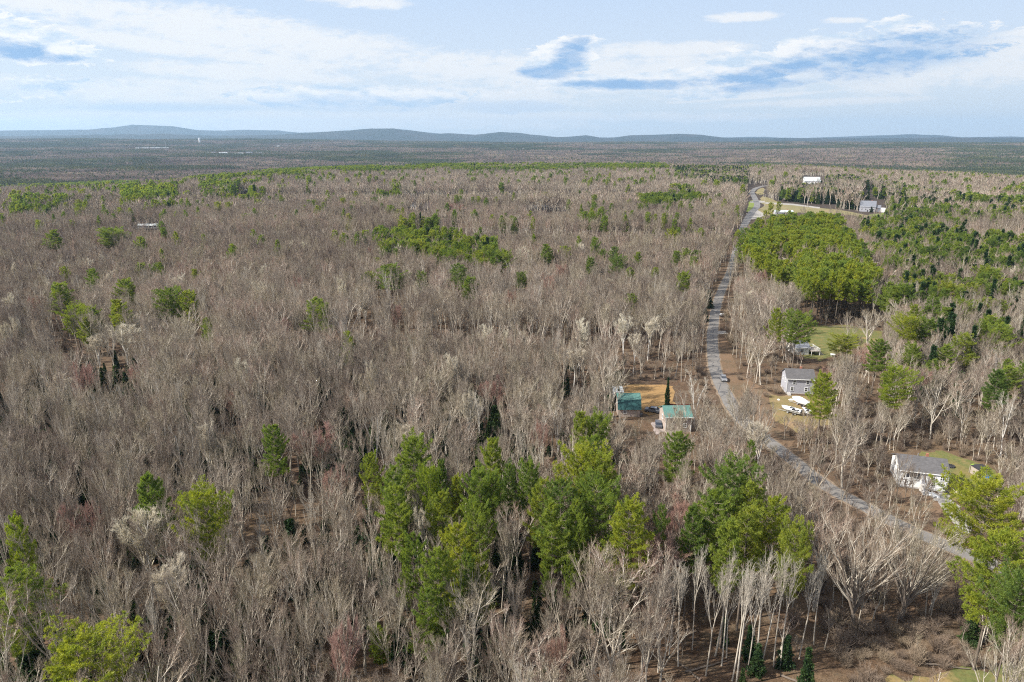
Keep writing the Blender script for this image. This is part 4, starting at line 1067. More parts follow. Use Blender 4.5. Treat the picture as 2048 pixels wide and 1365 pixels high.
# far woods beyond the plateau
FW = []
st = 92.0
for iy in range(8, 115):
    for ix in range(-95, 96):
        x = (ix+.5*(iy % 2))*st; y = iy*st*.92; r_ = math.hypot(x, y)
        if r_ > 9600 or abs(x) > y*.80+60: continue
        u = x/y; rc = np.interp(u, [-.75, -.5, -.2, 0, .35, .75], [840, 980, 1560, 1740, 1650, 1200])
        if r_ < 1900: 
            continue
        if r_ < 2010: continue
        z = T(x, y); pz = nz(x, y*1.3, .0013, 6.6) + .6*nz(x, y*1.2, .005, 2.6)
        pxx, pyy, _ = proj(x, y, z+12)
        if 1500 < pxx < 1830 and 318 < pyy < 346: pz += .12
        if pxx < 650 and 330 < pyy < 352: pz += .12
        k = 5+random.randrange(2) if pz > .46 else (3+random.randrange(2) if pz > .10 else random.randrange(3))
        FW.append((x, y, z-1, random.choice([0, 1.5708, 3.1416, 4.7124])+random.uniform(-.1, .1), 1, random.uniform(.92, 1.1), k))
print('tiles', len(FW))
scatter('far_forest', FW, TILES, 'distant woods of bare and evergreen trees rolling over the valley', 'forest')
# ------------------------------------------------------------------ buildings
M['vinyl'] = lap('white_siding', (.80, .80, .79), .2, .03)
M['white'] = simple('white_trim', (.80, .80, .78), .5, .03)
M['greysid'] = lap('grey_siding', (.40, .40, .44), .18, .06)
M['tansid'] = lap('tan_board_siding', (.46, .38, .33), .3, .10, vertical=True)
M['teal'] = lap('teal_metal_roof', (.105, .215, .19), .4, .10, .35, vertical=True, dark=.8)
M['tealshade'] = lap('shaded_teal_metal', (.045, .12, .12), .4, .14, .4, vertical=True)  # teal roof metal with the shade of the steep lower slopes painted in
M['shingle'] = lap('grey_shingles', (.125, .12, .122), .22, .14, .9)
M['shingle2'] = lap('blue_grey_shingles', (.20, .21, .24), .3, .12, .9)
M['metal'] = lap('pale_metal_roof', (.50, .54, .56), .5, .05, .35, vertical=True, dark=.85)
M['glass'] = simple('window_glass', (.03, .035, .045), .08, .1, .6, 1.0)
M['dark'] = simple('dark_paint', (.04, .04, .045), .5)
M['concrete'] = simple('concrete', (.42, .40, .38), .9, .1, 2)
M['wood'] = simple('weathered_wood', (.34, .29, .24), .9, .15, 3)
M['tarp'] = simple('blue_tarp', (.02, .13, .42), .4, .25, 2)
M['hull'] = simple('white_gelcoat', (.80, .81, .82), .25, .03, .5, .6)
M['galv'] = simple('galvanised_steel', (.45, .46, .47), .45, .06, 3, .5, metal=.4)
M['black'] = simple('black_rubber', (.02, .02, .02), .6)
M['pole'] = simple('pole_wood', (.42, .37, .31), .9, .12, 3)
M['brick'] = simple('brick', (.33, .14, .09), .9, .2, 4)

def window(par, u, z, w_, h, face, off, name='window', mull=1, mat_frame=None):
    """u runs along the wall, off is the wall plane; frame is the part, pane the sub-part"""
    f = MB(); g = MB(); t_ = .09; o = .04
    def bx(mb, a0, a1, z0, z1, d0, d1):
        if face == 'front': mb.box(a0, a1, off-d1, off-d0, z0, z1)
        elif face == 'back': mb.box(a0, a1, off+d0, off+d1, z0, z1)
        elif face == 'left': mb.box(off-d1, off-d0, a0, a1, z0, z1)
        else: mb.box(off+d0, off+d1, a0, a1, z0, z1)
    bx(f, u-w_/2-t_, u+w_/2+t_, z+h, z+h+t_, 0.003, .08); bx(f, u-w_/2-t_, u+w_/2+t_, z-t_, z, 0.003, .1)
    bx(f, u-w_/2-t_, u-w_/2, z, z+h, 0.003, .08); bx(f, u+w_/2, u+w_/2+t_, z, z+h, 0.003, .08)
    for i in range(mull):
        a = u-w_/2 + w_*(i+1)/(mull+1); bx(f, a-.03, a+.03, z, z+h, .012, .07)
    if mull < 2: bx(f, u-w_/2, u+w_/2, z+h/2-.03, z+h/2+.03, .010, .065)
    bx(g, u-w_/2, u+w_/2, z, z+h, .004, .02)
    fo = f.build(name, mat_frame or M['white'], par); g.build('pane', M['glass'], fo); return fo
def gable(par, L, D, wh, rise, walls, roofm, over=.35, name_roof='roof'):
    wb = MB(); wb.box(0, L, 0, D, 0, wh)
    wb.prism([(0, wh), (D, wh), (D/2, wh+rise)], 0, L)
    w_o = wb.build('wall', walls, par)
    rb = MB(); sl = rise/(D/2); t_ = .16
    for s_ in (0, 1):
        y0, y1 = (-over, D/2) if s_ == 0 else (D+over, D/2)
        z0 = wh - over*sl; z1 = wh+rise
        pr = [(y0, z0+.02), (y1, z1+.02), (y1, z1+.02+t_), (y0, z0+.02+t_)]
        rb.prism(pr if s_ == 0 else pr[::-1], -over, L+over)
    r_o = rb.build(name_roof, roofm, par)
    tb = MB(); tb.box(-over, L+over, -over-.1, -over-.003, wh-over*sl-.02, wh-over*sl+.14); tb.build('gutter', M['white'], par)
    return w_o, r_o
def place2(p0, p1):
    a = Vector((*G(*p0), 0)); b_ = Vector((*G(*p1), 0)); d = b_-a; return (a.x, a.y, 0), math.atan2(d.y, d.x), d.length

# white raised house
loc, rz, L = place2((1795.5, 973), (1891.5, 985))
h = empty('white_house', loc, rz); tag(h, 'white raised house with grey shingle roof and garage beside the gravel driveway', 'house')
D = 8.0; WH = 4.2
gable(h, L, D, WH, 1.9, M['vinyl'], M['shingle'])
MB().box(-.02, L+.02, -.03, D+.03, 0, .35).build('foundation', M['concrete'], h)
MB().box(-.06, L*.40, -.16, -.004, 2.05, WH-.04).build('upper_overhang', M['vinyl'], h)
MB().box(L*.58, L+.06, -.16, -.004, 2.35, WH-.04).build('upper_overhang', M['vinyl'], h)
window(h, L*.235, 2.6, 2.1, 1.25, 'front', -.16, mull=2)
for s_ in (-1, 1): MB().box(L*.235+s_*1.42-.2, L*.235+s_*1.42+.2, -.21, -.165, 2.55, 3.9).build('shutter', M['dark'], h)
window(h, L*.17, .95, .8, .75, 'front', 0); window(h, L*.25, .95, .8, .75, 'front', 0)
window(h, L*.685, 2.75, .8, 1.0, 'front', -.16); window(h, L*.875, 2.75, .8, 1.0, 'front', -.16)
window(h, D*.55, 2.9, .8, 1.2, 'left', 0); window(h, D*.3, .9, .8, .8, 'left', 0)
window(h, L*.3, 2.9, .9, 1.1, 'back', D); window(h, L*.7, 2.9, .9, 1.1, 'back', D)
gd = MB().box(L*.775, L*.96, -.05, -.004, .12, 2.3).build('garage_door', M['white'], h)
for i in range(4): MB().box(L*.775+.25+i*.62, L*.775+.62+i*.62, -.065, -.052, 1.62, 1.9).build('pane', M['glass'], gd)
for z_ in (.66, 1.2, 1.5, 2.0): MB().box(L*.775, L*.96, -.062, -.051, z_, z_+.035).build('panel_line', M['greysid'], gd)
MB().box(L*.765, L*.775, -.09, -.003, 0, 2.42).box(L*.96, L*.97, -.09, -.003, 0, 2.42).box(L*.775, L*.96, -.09, -.003, 2.32, 2.42).build('garage_trim', M['white'], h)
window(h, L*.72, 1.0, .7, 1.0, 'front', 0)
fd = MB().box(L*.475, L*.545, -.05, -.004, 1.4, 3.4).build('front_door', M['greysid'], h)
MB().box(L*.535, L*.54, -.1, -.052, 2.35, 2.45).build('handle', M['dark'], fd)
MB().box(L*.455, L*.472, -.09, -.003, 1.3, 3.6).box(L*.548, L*.565, -.09, -.003, 1.3, 3.6).box(L*.472, L*.548, -.09, -.003, 3.48, 3.6).build('door_trim', M['white'], h)
st_ = MB()
for i in range(7): st_.box(L*.45, L*.57, -1.2-.3*(6-i), -.9-.3*(6-i) if i < 6 else -.1, 0, .2*(i+1))
st_.build('front_steps', M['concrete'], h)
MB().tube((L*.45, D*.62, WH+1.2), (L*.45, D*.62, WH+2.3), .07).build('vent_pipe', M['galv'], h)
MB().box(L*.62, L*.62+.5, D*.6, D*.6+.5, WH+.9, WH+2.4).build('chimney', M['brick'], h)
FH = h; hw = Vector(loc)
def local(h_, x, y, z=0):
    c_, s_ = math.cos(h_.rotation_euler.z), math.sin(h_.rotation_euler.z); return (h_.location.x+c_*x-s_*y, h_.location.y+s_*x+c_*y, z)
t_ = empty('wheelie_bin', local(h, L-.1, -.9), rz); tag(t_, 'dark bin by the garage corner of the white house', 'bin')
MB().prism([(-.3, .1), (.3, .1), (.36, 1.0), (-.36, 1.0)], -.28, .28).build('body', M['dark'], t_); MB().box(-.32, .32, -.4, .4, 1.0, 1.08).build('lid', M['dark'], t_); MB().tube((-.3, .3, .12), (.3, .3, .12), .12, n=10).build('wheel', M['black'], t_)
for i in range(4):
    x_, y_ = G(1848+i*7.2, 986+i*2.0); o = MB().box(-.28, .28, -1.1, 1.1, .05, .24).box(-.2, .2, -1.0, 1.0, .24, .28).build('white_slab', M['white'], None, (x_, y_, 0), rz+.5)
    tag(o, 'white stone slab in the short row at the head of the gravel driveway', 'slab', 'white slabs by the driveway')
# stump with pale roots
x_, y_ = G(1913, 989); mb = MB(); mb.tube((0, 0, 0), (.1, .1, .7), .35, .28, 8)
for i in range(7):
    a = i*.9; mb.tube((0, 0, .25), (math.cos(a)*1.3, math.sin(a)*1.1, .3+.5*(i % 3)*.5), .1, .03, 5)
tag(mb.build('tree_stump', M['pale'], None, (x_, y_, 0)), 'pale uprooted stump at the edge of the driveway right of the garage', 'stump')
# fire ring
x_, y_ = G(1900.5, 934); mb = MB()
for i in range(14):
    a = 2*math.pi*i/14; mb.tube((math.cos(a)*.8, math.sin(a)*.8, 0), (math.cos(a)*.8, math.sin(a)*.8, .35), .2, .17, 6)
mb.tube((0, 0, 0), (0, 0, .1), .65, .6, 12, 0)
o = mb.build('fire_ring', M['dark'], None, (x_, y_, .02)); tag(o, 'small black fire ring on the lawn behind the white house', 'fire pit')
# cage, tarp heap and green sheet
x_, y_ = G(1958, 950); t_ = empty('dog_pen', (x_, y_, 0), .1); tag(t_, 'grey pen with a dark open front on the lawn at far right', 'pen')
mb = MB()
for a in (-1.5, 1.5):
    for b_ in (-1.3, 1.3): mb.box(a-.06, a+.06, b_-.06, b_+.06, 0, 1.9)
mb.box(-1.44, 1.44, -1.36, -1.24, 1.78, 1.9).box(-1.44, 1.44, 1.24, 1.36, 1.78, 1.9).build('frame', M['wood'], t_)
MB().box(-1.55, 1.55, -1.4, 1.4, 1.92, 2.0).build('roof', M['dark'], t_); MB().box(-1.42, 1.42, 1.05, 1.12, 0, 1.75).box(-1.42, -1.36, -1.2, 1.04, 0, 1.75).build('side_panel', M['wood'], t_)
def heap(name, x, y, w_, d, h_, mat, label, cat, seed):
    V = []; F = []; n = 14
    for i in range(n):
        for j in range(n):
            a = (i/(n-1)-.5)*2; b_ = (j/(n-1)-.5)*2; e = max(0, 1-(a*a+b_*b_))
            V.append((a*w_, b_*d, h_*e**.5*(.75+.5*mnoise.noise(Vector((a*2+seed, b_*2, seed))))+.02))
    for i in range(n-1):
        for j in range(n-1): F.append((i*n+j, (i+1)*n+j, (i+1)*n+j+1, i*n+j+1))
    o = bpy.data.objects.new(name, np_mesh(name, V, F, mat)); col.objects.link(o); o.location = (x, y, 0); tag(o, label, cat); return o
x_, y_ = G(1973, 952); heap('tarp_heap', x_, y_, 1.5, 1.3, 1.0, M['tarp'], 'bright blue tarp heaped beside the pen at far right', 'tarp', 3)
x_, y_ = G(1946, 931); heap('lime_sheet', x_, y_, .7, .4, .3, simple('lime_plastic', (.45, .7, .08), .5), 'small lime green plastic sheet behind the pen', 'sheet', 5)
x_, y_ = G(1847, 921); heap('white_boulder', x_, y_, .5, .4, .45, M['white'], 'small white boulder behind the roof of the white house', 'boulder', 6)

# grey two storey house
loc, rz, L = place2((1571.5, 787), (1625.5, 789.5))
h = empty('grey_house', loc, rz); tag(h, 'grey two storey house with white trim and boats parked in front', 'house')
gable(h, L, 6.6, 4.9, 2.0, M['greysid'], M['shingle'])
for (fx, z_) in ((.27, 3.15), (.76, 3.15), (.21, .95), (.73, .95)): window(h, L*fx, z_, .78, 1.15, 'front', 0, mull=0)
for fy in (.3, .7): window(h, 6.6*fy, 3.1, .7, 1.1, 'left', 0, mull=0); window(h, 6.6*fy, 3.1, .7, 1.1, 'right', L, mull=0)
for a in (-.03, L-.12): MB().box(a, a+.15, -.05, -.003, 0, 4.85).build('corner_board', M['white'], h)
MB().box(-.1, L+.1, -.06, 6.66, 0, .3).build('foundation', M['concrete'], h)
MB().box(L*.55, L*.55+.6, 3.6, 4.2, 6.2, 7.5).build('chimney', M['brick'], h)
sb = MB(); sb.box(L*.02, L*.14, -1.6, -.1, 0, .5).box(L*.02, L*.14, -2.1, -1.6, 0, .25); sb.build('door_step', M['concrete'], h)
for i, (px, py) in enumerate([(1557, 800), (1583, 800)]):
    x_, y_ = G(px, py); heap('snow_pile', x_, y_, .9 if i else .4, .5, .3, M['hull'], ['small white bundle at the left corner of the grey house', 'white tarp lying below the front wall of the grey house'][i], 'tarp', 7+i)

def boat(name, p0, p1, wid, cover, label, motor=True):
    a = Vector((*G(*p0), 0)); b_ = Vector((*G(*p1), 0)); d = b_-a; Lb = d.length
    o = empty(name, (a.x, a.y, 0), math.atan2(d.y, d.x)); tag(o, label, 'boat')    # bow at local x = 0
    n = 12; V = []; F = []
    for i in range(n+1):
        s_ = i/n; w_ = wid/2*min(1, (s_*2.4)**.62)*(1-.08*max(0, s_-.6)); keel = .45+.55*(1-s_)**3; sheer = 1.45+.35*(1-s_)**1.5
        x = s_*Lb + (.0 if i else 0)
        V += [(x+.45*(1-s_)**4, 0, keel), (x+.2*(1-s_)**3, -w_*.78, keel+.35), (x, -w_, sheer), (x, w_, sheer), (x+.2*(1-s_)**3, w_*.78, keel+.35)]
    for i in range(n):
        for k in (0, 1, 3, 4):
            j = (k+1) % 5; F.append((i*5+k, i*5+j, i*5+5+j, i*5+5+k))
    F.append((n*5, n*5+1, n*5+2, n*5+3)); F.append((n*5, n*5+3, n*5+4, n*5+4))
    F[-1] = (n*5, n*5+3, n*5+4)
    mb = MB(); mb.v = V; mb.f = F; mb.m = [0]*len(F); mb.build('hull', M['hull'], o)
    V = []; F = []
    for i in range(n+1):
        s_ = i/n; w_ = wid/2*min(1, (s_*2.4)**.62); sheer = 1.46+.35*(1-s_)**1.5
        hump = (.95 if cover else .12)*math.sin(math.pi*min(1, s_*1.05+.02))**.7
        V += [(s_*Lb, -w_, sheer), (s_*Lb, -w_*.5, sheer+hump*.72), (s_*Lb, 0, sheer+hump), (s_*Lb, w_*.5, sheer+hump*.72), (s_*Lb, w_, sheer)]
    for i in range(n):
        if not cover and .5 < i/n < .9: continue
        for k in range(4): F.append((i*5+k, i*5+k+1, i*5+6+k, i*5+5+k))
    mb = MB(); mb.v = V; mb.f = F; mb.m = [0]*len(F); mb.build('cover' if cover else 'deck', M['hull'], o)
    if not cover:
        MB().box(Lb*.5, Lb*.9, -wid*.36, wid*.36, 1.0, 1.08).build('cockpit_floor', M['dark'], o)
        ws = MB(); ws.v = [(Lb*.42, -wid*.36, 1.6), (Lb*.42, wid*.36, 1.6), (Lb*.5, wid*.3, 2.15), (Lb*.5, -wid*.3, 2.15), (Lb*.44, -wid*.36, 1.6), (Lb*.44, wid*.36, 1.6), (Lb*.52, wid*.3, 2.15), (Lb*.52, -wid*.3, 2.15)]
        ws.f = [(0, 1, 2, 3), (7, 6, 5, 4), (0, 3, 7, 4), (1, 5, 6, 2), (3, 2, 6, 7), (0, 4, 5, 1)]; ws.m = [0]*6; ws.build('windscreen', M['glass'], o)
        for s_ in (.6, .8): MB().box(Lb*s_, Lb*s_+.4, -wid*.3, wid*.3, 1.1, 1.4).build('bench', M['dark'], o)
        MB().box(Lb*.03, Lb*.97, -wid*.505, -wid*.49, 1.18, 1.28).box(Lb*.3, Lb*.97, wid*.49, wid*.505, 1.18, 1.28).build('stripe', M['dark'], o)
    tb = MB(); tb.box(.2, Lb*.95, -.06, .06, .3, .4).box(Lb*.35, Lb*.42, -wid*.45, wid*.45, .3, .38).box(Lb*.75, Lb*.8, -wid*.45, wid*.45, .3, .38).box(-.9, .25, -.05, .05, .3, .38).box(Lb*.4, Lb*.46, -.1, .1, .4, .62).box(Lb*.76, Lb*.8, -.1, .1, .4, .62)
    tb.build('trailer', M['galv'], o)
    for s_ in (-1, 1): MB().tube((Lb*.68, s_*wid*.47-.1, .3), (Lb*.68, s_*wid*.47+.1, .3), .3, n=14).build('wheel', M['black'], o)
    if motor: MB().box(Lb-.02, Lb+.35, -.2, .2, 1.2, 1.75).box(Lb+.08, Lb+.25, -.08, .08, .4, 1.2).build('outboard_motor', M['dark'], o)
    return o
boat('motor_boat', (1561.5, 822), (1601, 832), 2.3, False, 'long open white motor boat in front of the grey house')
boat('covered_boat', (1583, 806), (1617, 815), 2.2, True, 'boat under a smooth white cover nearest the grey house', False)
boat('small_boat', (1603, 826), (1620, 833), 1.5, False, 'small white boat behind the stern of the long motor boat', False)

# teal gambrel barn
loc, rz, L = place2((1236.5, 834), (1279.5, 834))
h = empty('gambrel_barn', loc, rz); tag(h, 'tan barn with a teal metal gambrel roof', 'barn'); D = 6.0
wb = MB(); wb.box(0, L, 0, D, 0, 2.5); wb.prism([(0, 2.5), (D, 2.5), (D-.9, 4.7), (D/2, 5.9), (.9, 4.7)], 0, L); wb.build('wall', M['tansid'], h)
for i, pr in enumerate([[(-.3, 2.2), (.82, 4.72), (.72, 4.8), (-.42, 2.25)], [(D+.3, 2.2), (D+.42, 2.25), (D-.72, 4.8), (D-.82, 4.72)]]): MB().prism(pr[::-1] if i == 0 else pr[::-1], -.3, L+.3).build('lower_roof', M['tealshade'], h)
MB().prism([(.74, 4.76), (D/2, 5.93), (D-.74, 4.76), (D-.70, 4.86), (D/2, 6.06), (.70, 4.86)], -.35, L+.35).build('upper_roof', M['teal'], h)
dr = MB().box(L*.74, L*.88, -.06, -.004, .05, 2.1).build('door', M['wood'], h); MB().box(L*.76, L*.77, -.1, -.062, 1, 1.1).build('handle', M['dark'], dr)
window(h, L*.3, 1.0, .8, .8, 'front', 0); window(h, D*.5, 3.1, .8, .9, 'left', 0); window(h, D*.5, 3.1, .8, .9, 'right', L)
MB().box(L+.1, L+.7, -.4, .3, 0, 1.0).build('chest', M['dark'], h)
# teal roofed house
loc, rz, L = place2((1330, 865), (1381, 864.5))
h = empty('teal_roofed_house', loc, rz); tag(h, 'tan house with a teal metal gable roof behind a lone pine', 'house'); D = 7.0
gable(h, L, D, 4.4, 1.7, M['tansid'], M['teal'])
window(h, L*.27, 1.3, .8, 1.1, 'front', 0); window(h, L*.75, 1.3, .8, 1.1, 'front', 0); window(h, D*.5, 2.6, .9, 1.0, 'left', 0)
MB().box(-.04, .14, -.06, -.003, 0, 4.3).box(L-.14, L+.04, -.06, -.003, 0, 4.3).build('corner_board', M['white'], h)
MB().tube((L*.35, D*.35, 5.3), (L*.35, D*.35, 6.6), .12).build('stove_pipe', M['galv'], h)
dk = MB(); dk.box(-.1, L*.5, -2.2, -.07, .35, .5); 
for a in (0, L*.24, L*.48): dk.box(a-.06, a+.06, -2.15, -2.03, 0, .35)
dk.build('porch', M['wood'], h)
# metal shed, fence, junk by the barn
loc, rz, L = place2((1228, 797), (1246, 797))
h = empty('metal_shed', loc, rz); tag(h, 'low pale metal shed behind the teal barn', 'shed')
MB().box(0, L, 0, 3.4, 0, 1.9).build('wall', M['greysid'], h); MB().prism([(-.2, 1.92), (3.6, 2.5), (3.6, 2.58), (-.2, 2.0)], -.2, L+.2).build('roof', M['metal'], h)
MB().box(0, L, 3.2, 3.38, 1.9, 2.4).build('back_wall', M['greysid'], h)
dr = MB().box(L*.4, L*.8, -.05, -.004, .05, 1.75).build('door', M['dark'], h); MB().box(L*.45, L*.47, -.08, -.052, .9, 1.1).build('handle', M['galv'], dr)
a = Vector((*G(1333, 813.5), 0)); b_ = Vector((*G(1378, 815), 0)); d = b_-a; fn = empty('low_fence', a, math.atan2(d.y, d.x)); tag(fn, 'low dark red board fence behind the teal roofed house', 'fence')
M['redwood'] = simple('dark_red_boards', (.13, .035, .025), .8, .2, 3)
MB().box(0, d.length, -.03, .03, .25, .9).build('board', M['redwood'], fn)
for i in range(6): MB().box(d.length*i/5-.05, d.length*i/5+.05, .035, .12, 0, 1.0).build('post', M['wood'], fn)
def car(name, px, py, rz, c, label, z=0.0, xy=None):
    x_, y_ = xy or G(px, py); o = empty(name, (x_, y_, z), rz); tag(o, label, 'car')
    paint = simple(name+'_paint', c, .3, .04, 1, .6)
    pr = [(-2.2, .35), (2.2, .35), (2.25, .75), (2.05, .92), (1.15, 1.0), (-1.5, 1.02), (-2.15, .95), (-2.25, .7)]
    MB().prism(pr, -.88, .88, axis='y').build('body', paint, o)
    MB().prism([(-1.75, 1.0), (1.2, .98), (.55, 1.42), (-1.25, 1.44)], -.76, .76, axis='y').build('windows', M['glass'], o)
    MB().box(-1.2, .5, -.7, .7, 1.43, 1.48).build('roof', paint, o)
    for a in (-1.4, 1.4):
        for s_ in (-1, 1):
            w_ = MB().tube((a, s_*.8-.1*s_, .33), (a, s_*.92, .33), .33, n=16).build('wheel', M['black'], o); MB().tube((a, s_*.921, .33), (a, s_*.935, .33), .18, n=12).build('rim', M['galv'], w_)
    for s_ in (-1, 1): MB().box(2.2, 2.27, s_*.6-.15, s_*.6+.15, .62, .76).build('headlight', M['hull'], o)
    return o
car('parked_car', 1305, 824, 2.8, (.16, .17, .19), 'dark grey car parked between the barn and the teal roofed house')
car('parked_car', 1317, 852, 1.4, (.08, .085, .10), 'black car parked left of the teal roofed house')
ri = int(np.argmin(np.hypot(rp_x-1431, rp_y-763))); dvec = RA[ri+1]-RA[ri-1]
car('moving_car', 0, 0, math.atan2(dvec[1], dvec[0]), (.20, .20, .21), 'grey car driving on the bend of the country road', .07, (RA[ri, 0]+1.4, RA[ri, 1]))
# utility box / mail box / propane by the road
x_, y_ = G(1443.5, 633); t_ = empty('roadside_box', (x_, y_, 0)); tag(t_, 'small white box on legs at the right side of the road', 'box')
MB().prism([(-.55, .5), (.55, .5), (.55, 1.0), (.35, 1.3), (-.35, 1.3), (-.55, 1.0)], -.8, .8).build('body', M['white'], t_); MB().box(-.7, -.6, -.4, .4, 0, .5).box(.6, .7, -.4, .4, 0, .5).build('leg', M['dark'], t_)

# deck of the house hidden by pines
x_, y_ = G(1622, 712); h = empty('garden_cottage', (x_-5.6, y_+1.0, 0), .05); tag(h, 'pale cottage mostly hidden by pines behind the grey house', 'house')
gable(h, 5.2, 6, 2.8, 1.6, M['vinyl'], M['shingle2']); window(h, 2.6, 1, 1, 1.1, 'front', 0); window(h, 3, 1, 1, 1.1, 'right', 5.2)
dk = empty('raised_deck', (x_, y_, 0), .05); tag(dk, 'white railed deck with steps beside the pine lawn', 'deck')
MB().box(0, 3.2, 0, 6, 1.5, 1.66).build('platform', M['wood'], dk)
for a in (.1, 3.1):
    for b_ in (.1, 3, 5.9): MB().box(a-.07, a+.07, b_-.07, b_+.07, 0, 1.495).build('post', M['white'], dk)
rl = MB(); rl.box(0, 3.2, .02, .1, 2.5, 2.6).box(3.08, 3.16, .12, 6, 2.5, 2.6).box(0, 3.2, 5.9, 5.98, 2.52, 2.62)
for i in range(13): rl.box(i*.26, i*.26+.05, .03, .08, 1.66, 2.5)
for i in range(22): rl.box(3.09, 3.14, .2+i*.26, .25+i*.26, 1.66, 2.5)
rl.build('railing', M['white'], dk)
sp_ = MB()
for i in range(5): sp_.box(3.3+i*.3, 3.6+i*.3, .4, 1.5, 0, 1.4-.28*i)
sp_.build('steps', M['concrete'], dk)
tb = empty('patio_table', (x_+7.5, y_-.5, 0)); tag(tb, 'white patio table on the lawn right of the deck', 'table')
MB().tube((0, 0, .7), (0, 0, .76), .9, n=18).build('table_top', M['white'], tb)
for a in (-.5, .5):
    for b_ in (-.5, .5): MB().box(a-.04, a+.04, b_-.04, b_+.04, 0, .7).build('leg', M['white'], tb)

# buildings along the upper road
def far_house(name, p0, p1, depth, wh, rise, walls, roofm, label, cat='house', wins=3, z=0, door=True, extra=None):
    x0, y0, z0 = GT(*p0); x1, y1, z1 = GT(*p1); d = Vector((x1-x0, y1-y0, 0)); L = d.length
    h = empty(name, (x0, y0, z0+z), math.atan2(d.y, d.x)); tag(h, label, cat)
    gable(h, L, depth, wh, rise, walls, roofm, .4)
    for i in range(wins): window(h, L*(i+.5)/wins, wh*.36, min(1.3, L/wins*.4), min(1.3, wh*.4), 'front', 0, mull=0)
    if door:
        dr = MB().box(L*.47, L*.47+.9, -.05, -.004, .1, 2.1).build('door', M['dark'], h); MB().box(L*.47+.1, L*.47+.16, -.08, -.052, 1, 1.1).build('handle', M['galv'], dr)
    window(h, depth*.5, wh*.36, 1, 1.1, 'left', 0, mull=0)
    MB().box(L*.7, L*.7+.7, depth*.55, depth*.55+.7, wh+.2, wh+rise+.9).build('chimney', M['brick'], h)
    return h, L
h, L = far_house('long_ranch_house', (1550, 431), (1586, 431.5), 9, 3.0, 1.6, M['greysid'], M['metal'], 'long low house with a bright metal roof by the road fork', wins=4)
MB().box(L*.7, L, -3.2, -.1, 2.5, 2.62).build('porch_roof', M['metal'], h)
for a in (.72, .98): MB().box(L*a-.08, L*a+.08, -3.1, -2.95, 0, 2.5).build('porch_post', M['white'], h)
h, L = far_house('grey_farmhouse', (1719, 424), (1750, 425), 12, 5.5, 5.5, M['greysid'], M['shingle2'], 'large blue-grey farmhouse among dark evergreens', wins=4)
MB().box(L+.003, L+5, 1, 8, 0, 4).prism([(.6, 4), (8.4, 4), (4.5, 7)], L+.003, L+5.2).build('side_wing', M['shingle2'], h)
MB().box(L+5.01, L+9, -1, 4, 0, 3).prism([(-1.3, 3), (4.3, 3), (1.5, 4.6)], L+5.01, L+9.2).build('garage_wing', M['vinyl'], h)
far_house('white_barn', (1608, 368), (1640, 368.5), 14, 4.5, 6.5, M['vinyl'], M['metal'], 'long white barn with a bright metal roof near the top of the road', 'barn', 5)
far_house('small_far_house', (1731, 377), (1744, 377), 7, 3, 2, M['vinyl'], M['shingle2'], 'tiny white house between the white barn and the grey farmhouse', wins=2)
far_house('blue_roofed_cottage', (1798, 396), (1809, 396), 8, 2.6, 3.5, M['greysid'], M['shingle2'], 'little blue-grey roofed cottage right of the farmhouse', wins=2)
far_house('far_trailer_home', (1820, 386), (1828, 386), 4, 2.4, .8, M['vinyl'], M['metal'], 'small pale roofed trailer home far right of the farmhouse', wins=2)
far_house('far_trailer_home', (276, 457), (316, 457), 5, 2.4, 1.2, M['vinyl'], M['metal'], 'low white home half hidden under dark pines at left', wins=4)
far_house('forest_house', (478, 388), (499, 388), 9, 4, 3, M['tansid'], M['metal'], 'tan house peeping through the far woods at upper left', wins=3)
far_house('forest_house', (822, 420), (838, 421), 8, 4, 3, M['tansid'], M['shingle'], 'brown house peeping through the woods below the central ridge', wins=3)
far_house('forest_house', (1070, 419), (1096, 419), 7, 3, 2, M['greysid'], M['shingle2'], 'low grey house in the far woods right of centre', wins=3)

def pole(px, py, H, label, rz=0, arm=True):
    x_, y_, z_ = GT(px, py); o = empty('utility_pole', (x_, y_, z_), rz); tag(o, label, 'utility pole')
    MB().tube((0, 0, 0), (0, 0, H), .22, .15, 8).build('pole', M['pole'], o)
    if arm:
        MB().box(-1.3, 1.3, -.3, -.16, H-.9, H-.7).build('crossarm', M['pole'], o)
        for a in (-1.15, -.5, .5, 1.15): MB().tube((a, -.23, H-.7), (a, -.23, H-.5), .07, n=6).build('insulator', M['hull'], o)
        MB().tube((.35, 0, H-2.6), (.35, 0, H-1.7), .25, n=10).build('transformer', M['galv'], o)
    return o
P_ = [(1528.3, 414, 14, 'utility pole with a leaning wire right of the road fork, nearer of two'), (1526.5, 397, 12, 'utility pole right of the upper road, farther of two'), (1614, 419, 12, 'utility pole standing alone on the tan meadow'),
      (1525, 373, 11, 'utility pole where the road vanishes over the rise'), (1412, 604, 9, 'bare utility pole beside the dark roadside spruces')]
poles = [pole(*p, rz=.1) for p in P_[:0]]
for (px, py, H, lab) in P_: poles.append(pole(px, py, H, lab, rz=.15))

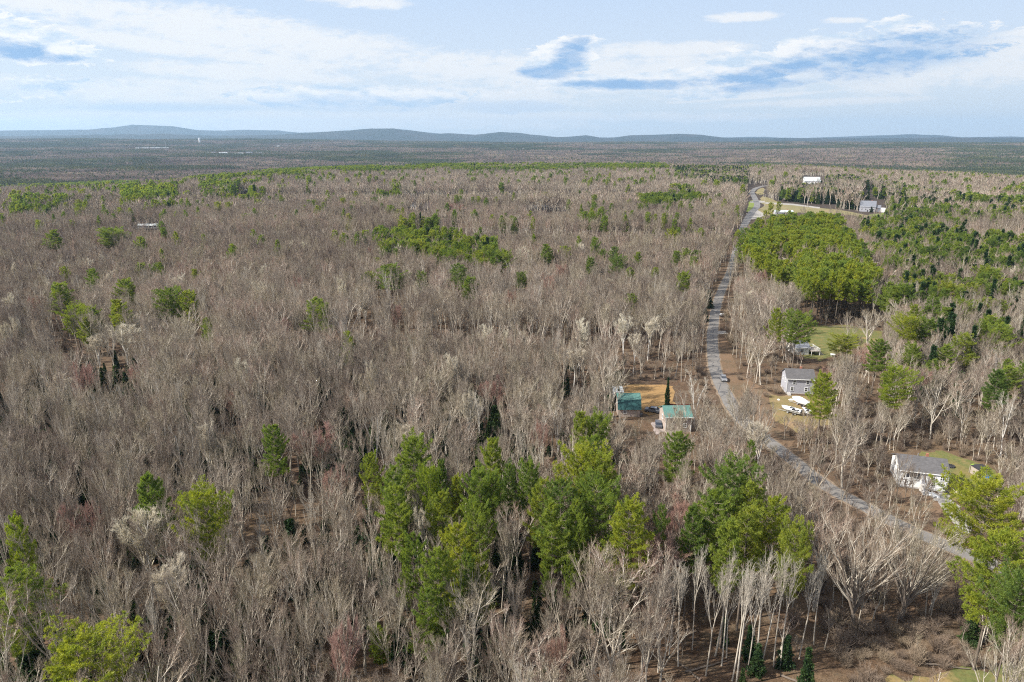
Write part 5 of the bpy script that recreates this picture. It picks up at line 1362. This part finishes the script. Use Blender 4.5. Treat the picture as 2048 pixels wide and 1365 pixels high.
# far valley landmarks
x_, y_, z_ = GT(400, 289); o = empty('water_tower', (x_, y_, z_-5)); tag(o, 'white water tower on the left horizon', 'water tower')
MB().tube((0, 0, 0), (0, 0, 55), 7.5, 7.5, 24).build('tank', M['hull'], o); MB().tube((0, 0, 55), (0, 0, 59), 8.4, 1.5, 24).build('cap', M['hull'], o)
x_, y_, z_ = GT(333, 303); o = empty('radio_mast', (x_, y_, z_)); tag(o, 'thin radio mast beside the long white plant', 'mast')
mm = MB()
for k_ in range(3):
    a = 2*math.pi*k_/3; mm.tube((math.cos(a)*3, math.sin(a)*3, 0), (math.cos(a)*.6, math.sin(a)*.6, 85), .5, .4, 4)
mm.build('lattice', M['galv'], o)
for z1 in range(10, 80, 14): MB().tube((-2.4*(1-z1/100), 0, z1), (2.4*(1-z1/100), 0, z1+6), .3, n=4).build('brace', M['galv'], o)
far_house('white_plant', (273, 301), (338, 300.5), 40, 13, 4, M['vinyl'], M['metal'], 'long white industrial plant in the far left valley', 'factory', 8, z=0, door=False)
TOWN = [(415, 309, 10), (428, 310, 7), (448, 312, 16), (466, 309, 9), (478, 312, 22), (498, 311, 12), (512, 309, 10), (520, 310, 6), (556, 297, 6), (657, 300, 7), (1020, 296, 5), (1046, 303, 4)]
for i, (px, py, w_) in enumerate(TOWN):
    far_house('town_building', (px-w_/2, py), (px+w_/2, py), 20, 9+3*(i % 3), 4, [M['vinyl'], M['tansid'], M['greysid']][i % 3], [M['metal'], M['shingle2']][i % 2],
              ['pale small building, %s of the town cluster in the far valley' % q for q in ('leftmost', 'second from left', 'third from left', 'fourth from left', 'widest', 'third from right', 'second from right', 'rightmost')][i] if i < 8 else
              ['lone far white building right of the town', 'lone tiny building below the blue ridge', 'small white building on the central horizon', 'faint small building right of the one on the central horizon'][i-8], 'building', 2, door=False)

# ------------------------------------------------------------------ haze
hz = MB().box(-16500, 16500, -1200, 22500, -420, 640).build('haze', None); tag(hz, 'thin pale blue haze filling the air', 'haze', kind='stuff')
hm = bpy.data.materials.new('air'); hm.use_nodes = True; t = NT(hm.node_tree); t.n.remove(t.n['Principled BSDF'])
pv = t.add('ShaderNodeVolumePrincipled'); pv.inputs['Color'].default_value = (.52, .75, 1.0, 1); pv.inputs['Density'].default_value = 4.8e-5; pv.inputs['Anisotropy'].default_value = .25
t.l.new(pv.outputs[0], t.n['Material Output'].inputs['Volume']); hz.data.materials.clear(); hz.data.materials.append(hm)
hz.display_type = 'WIRE'
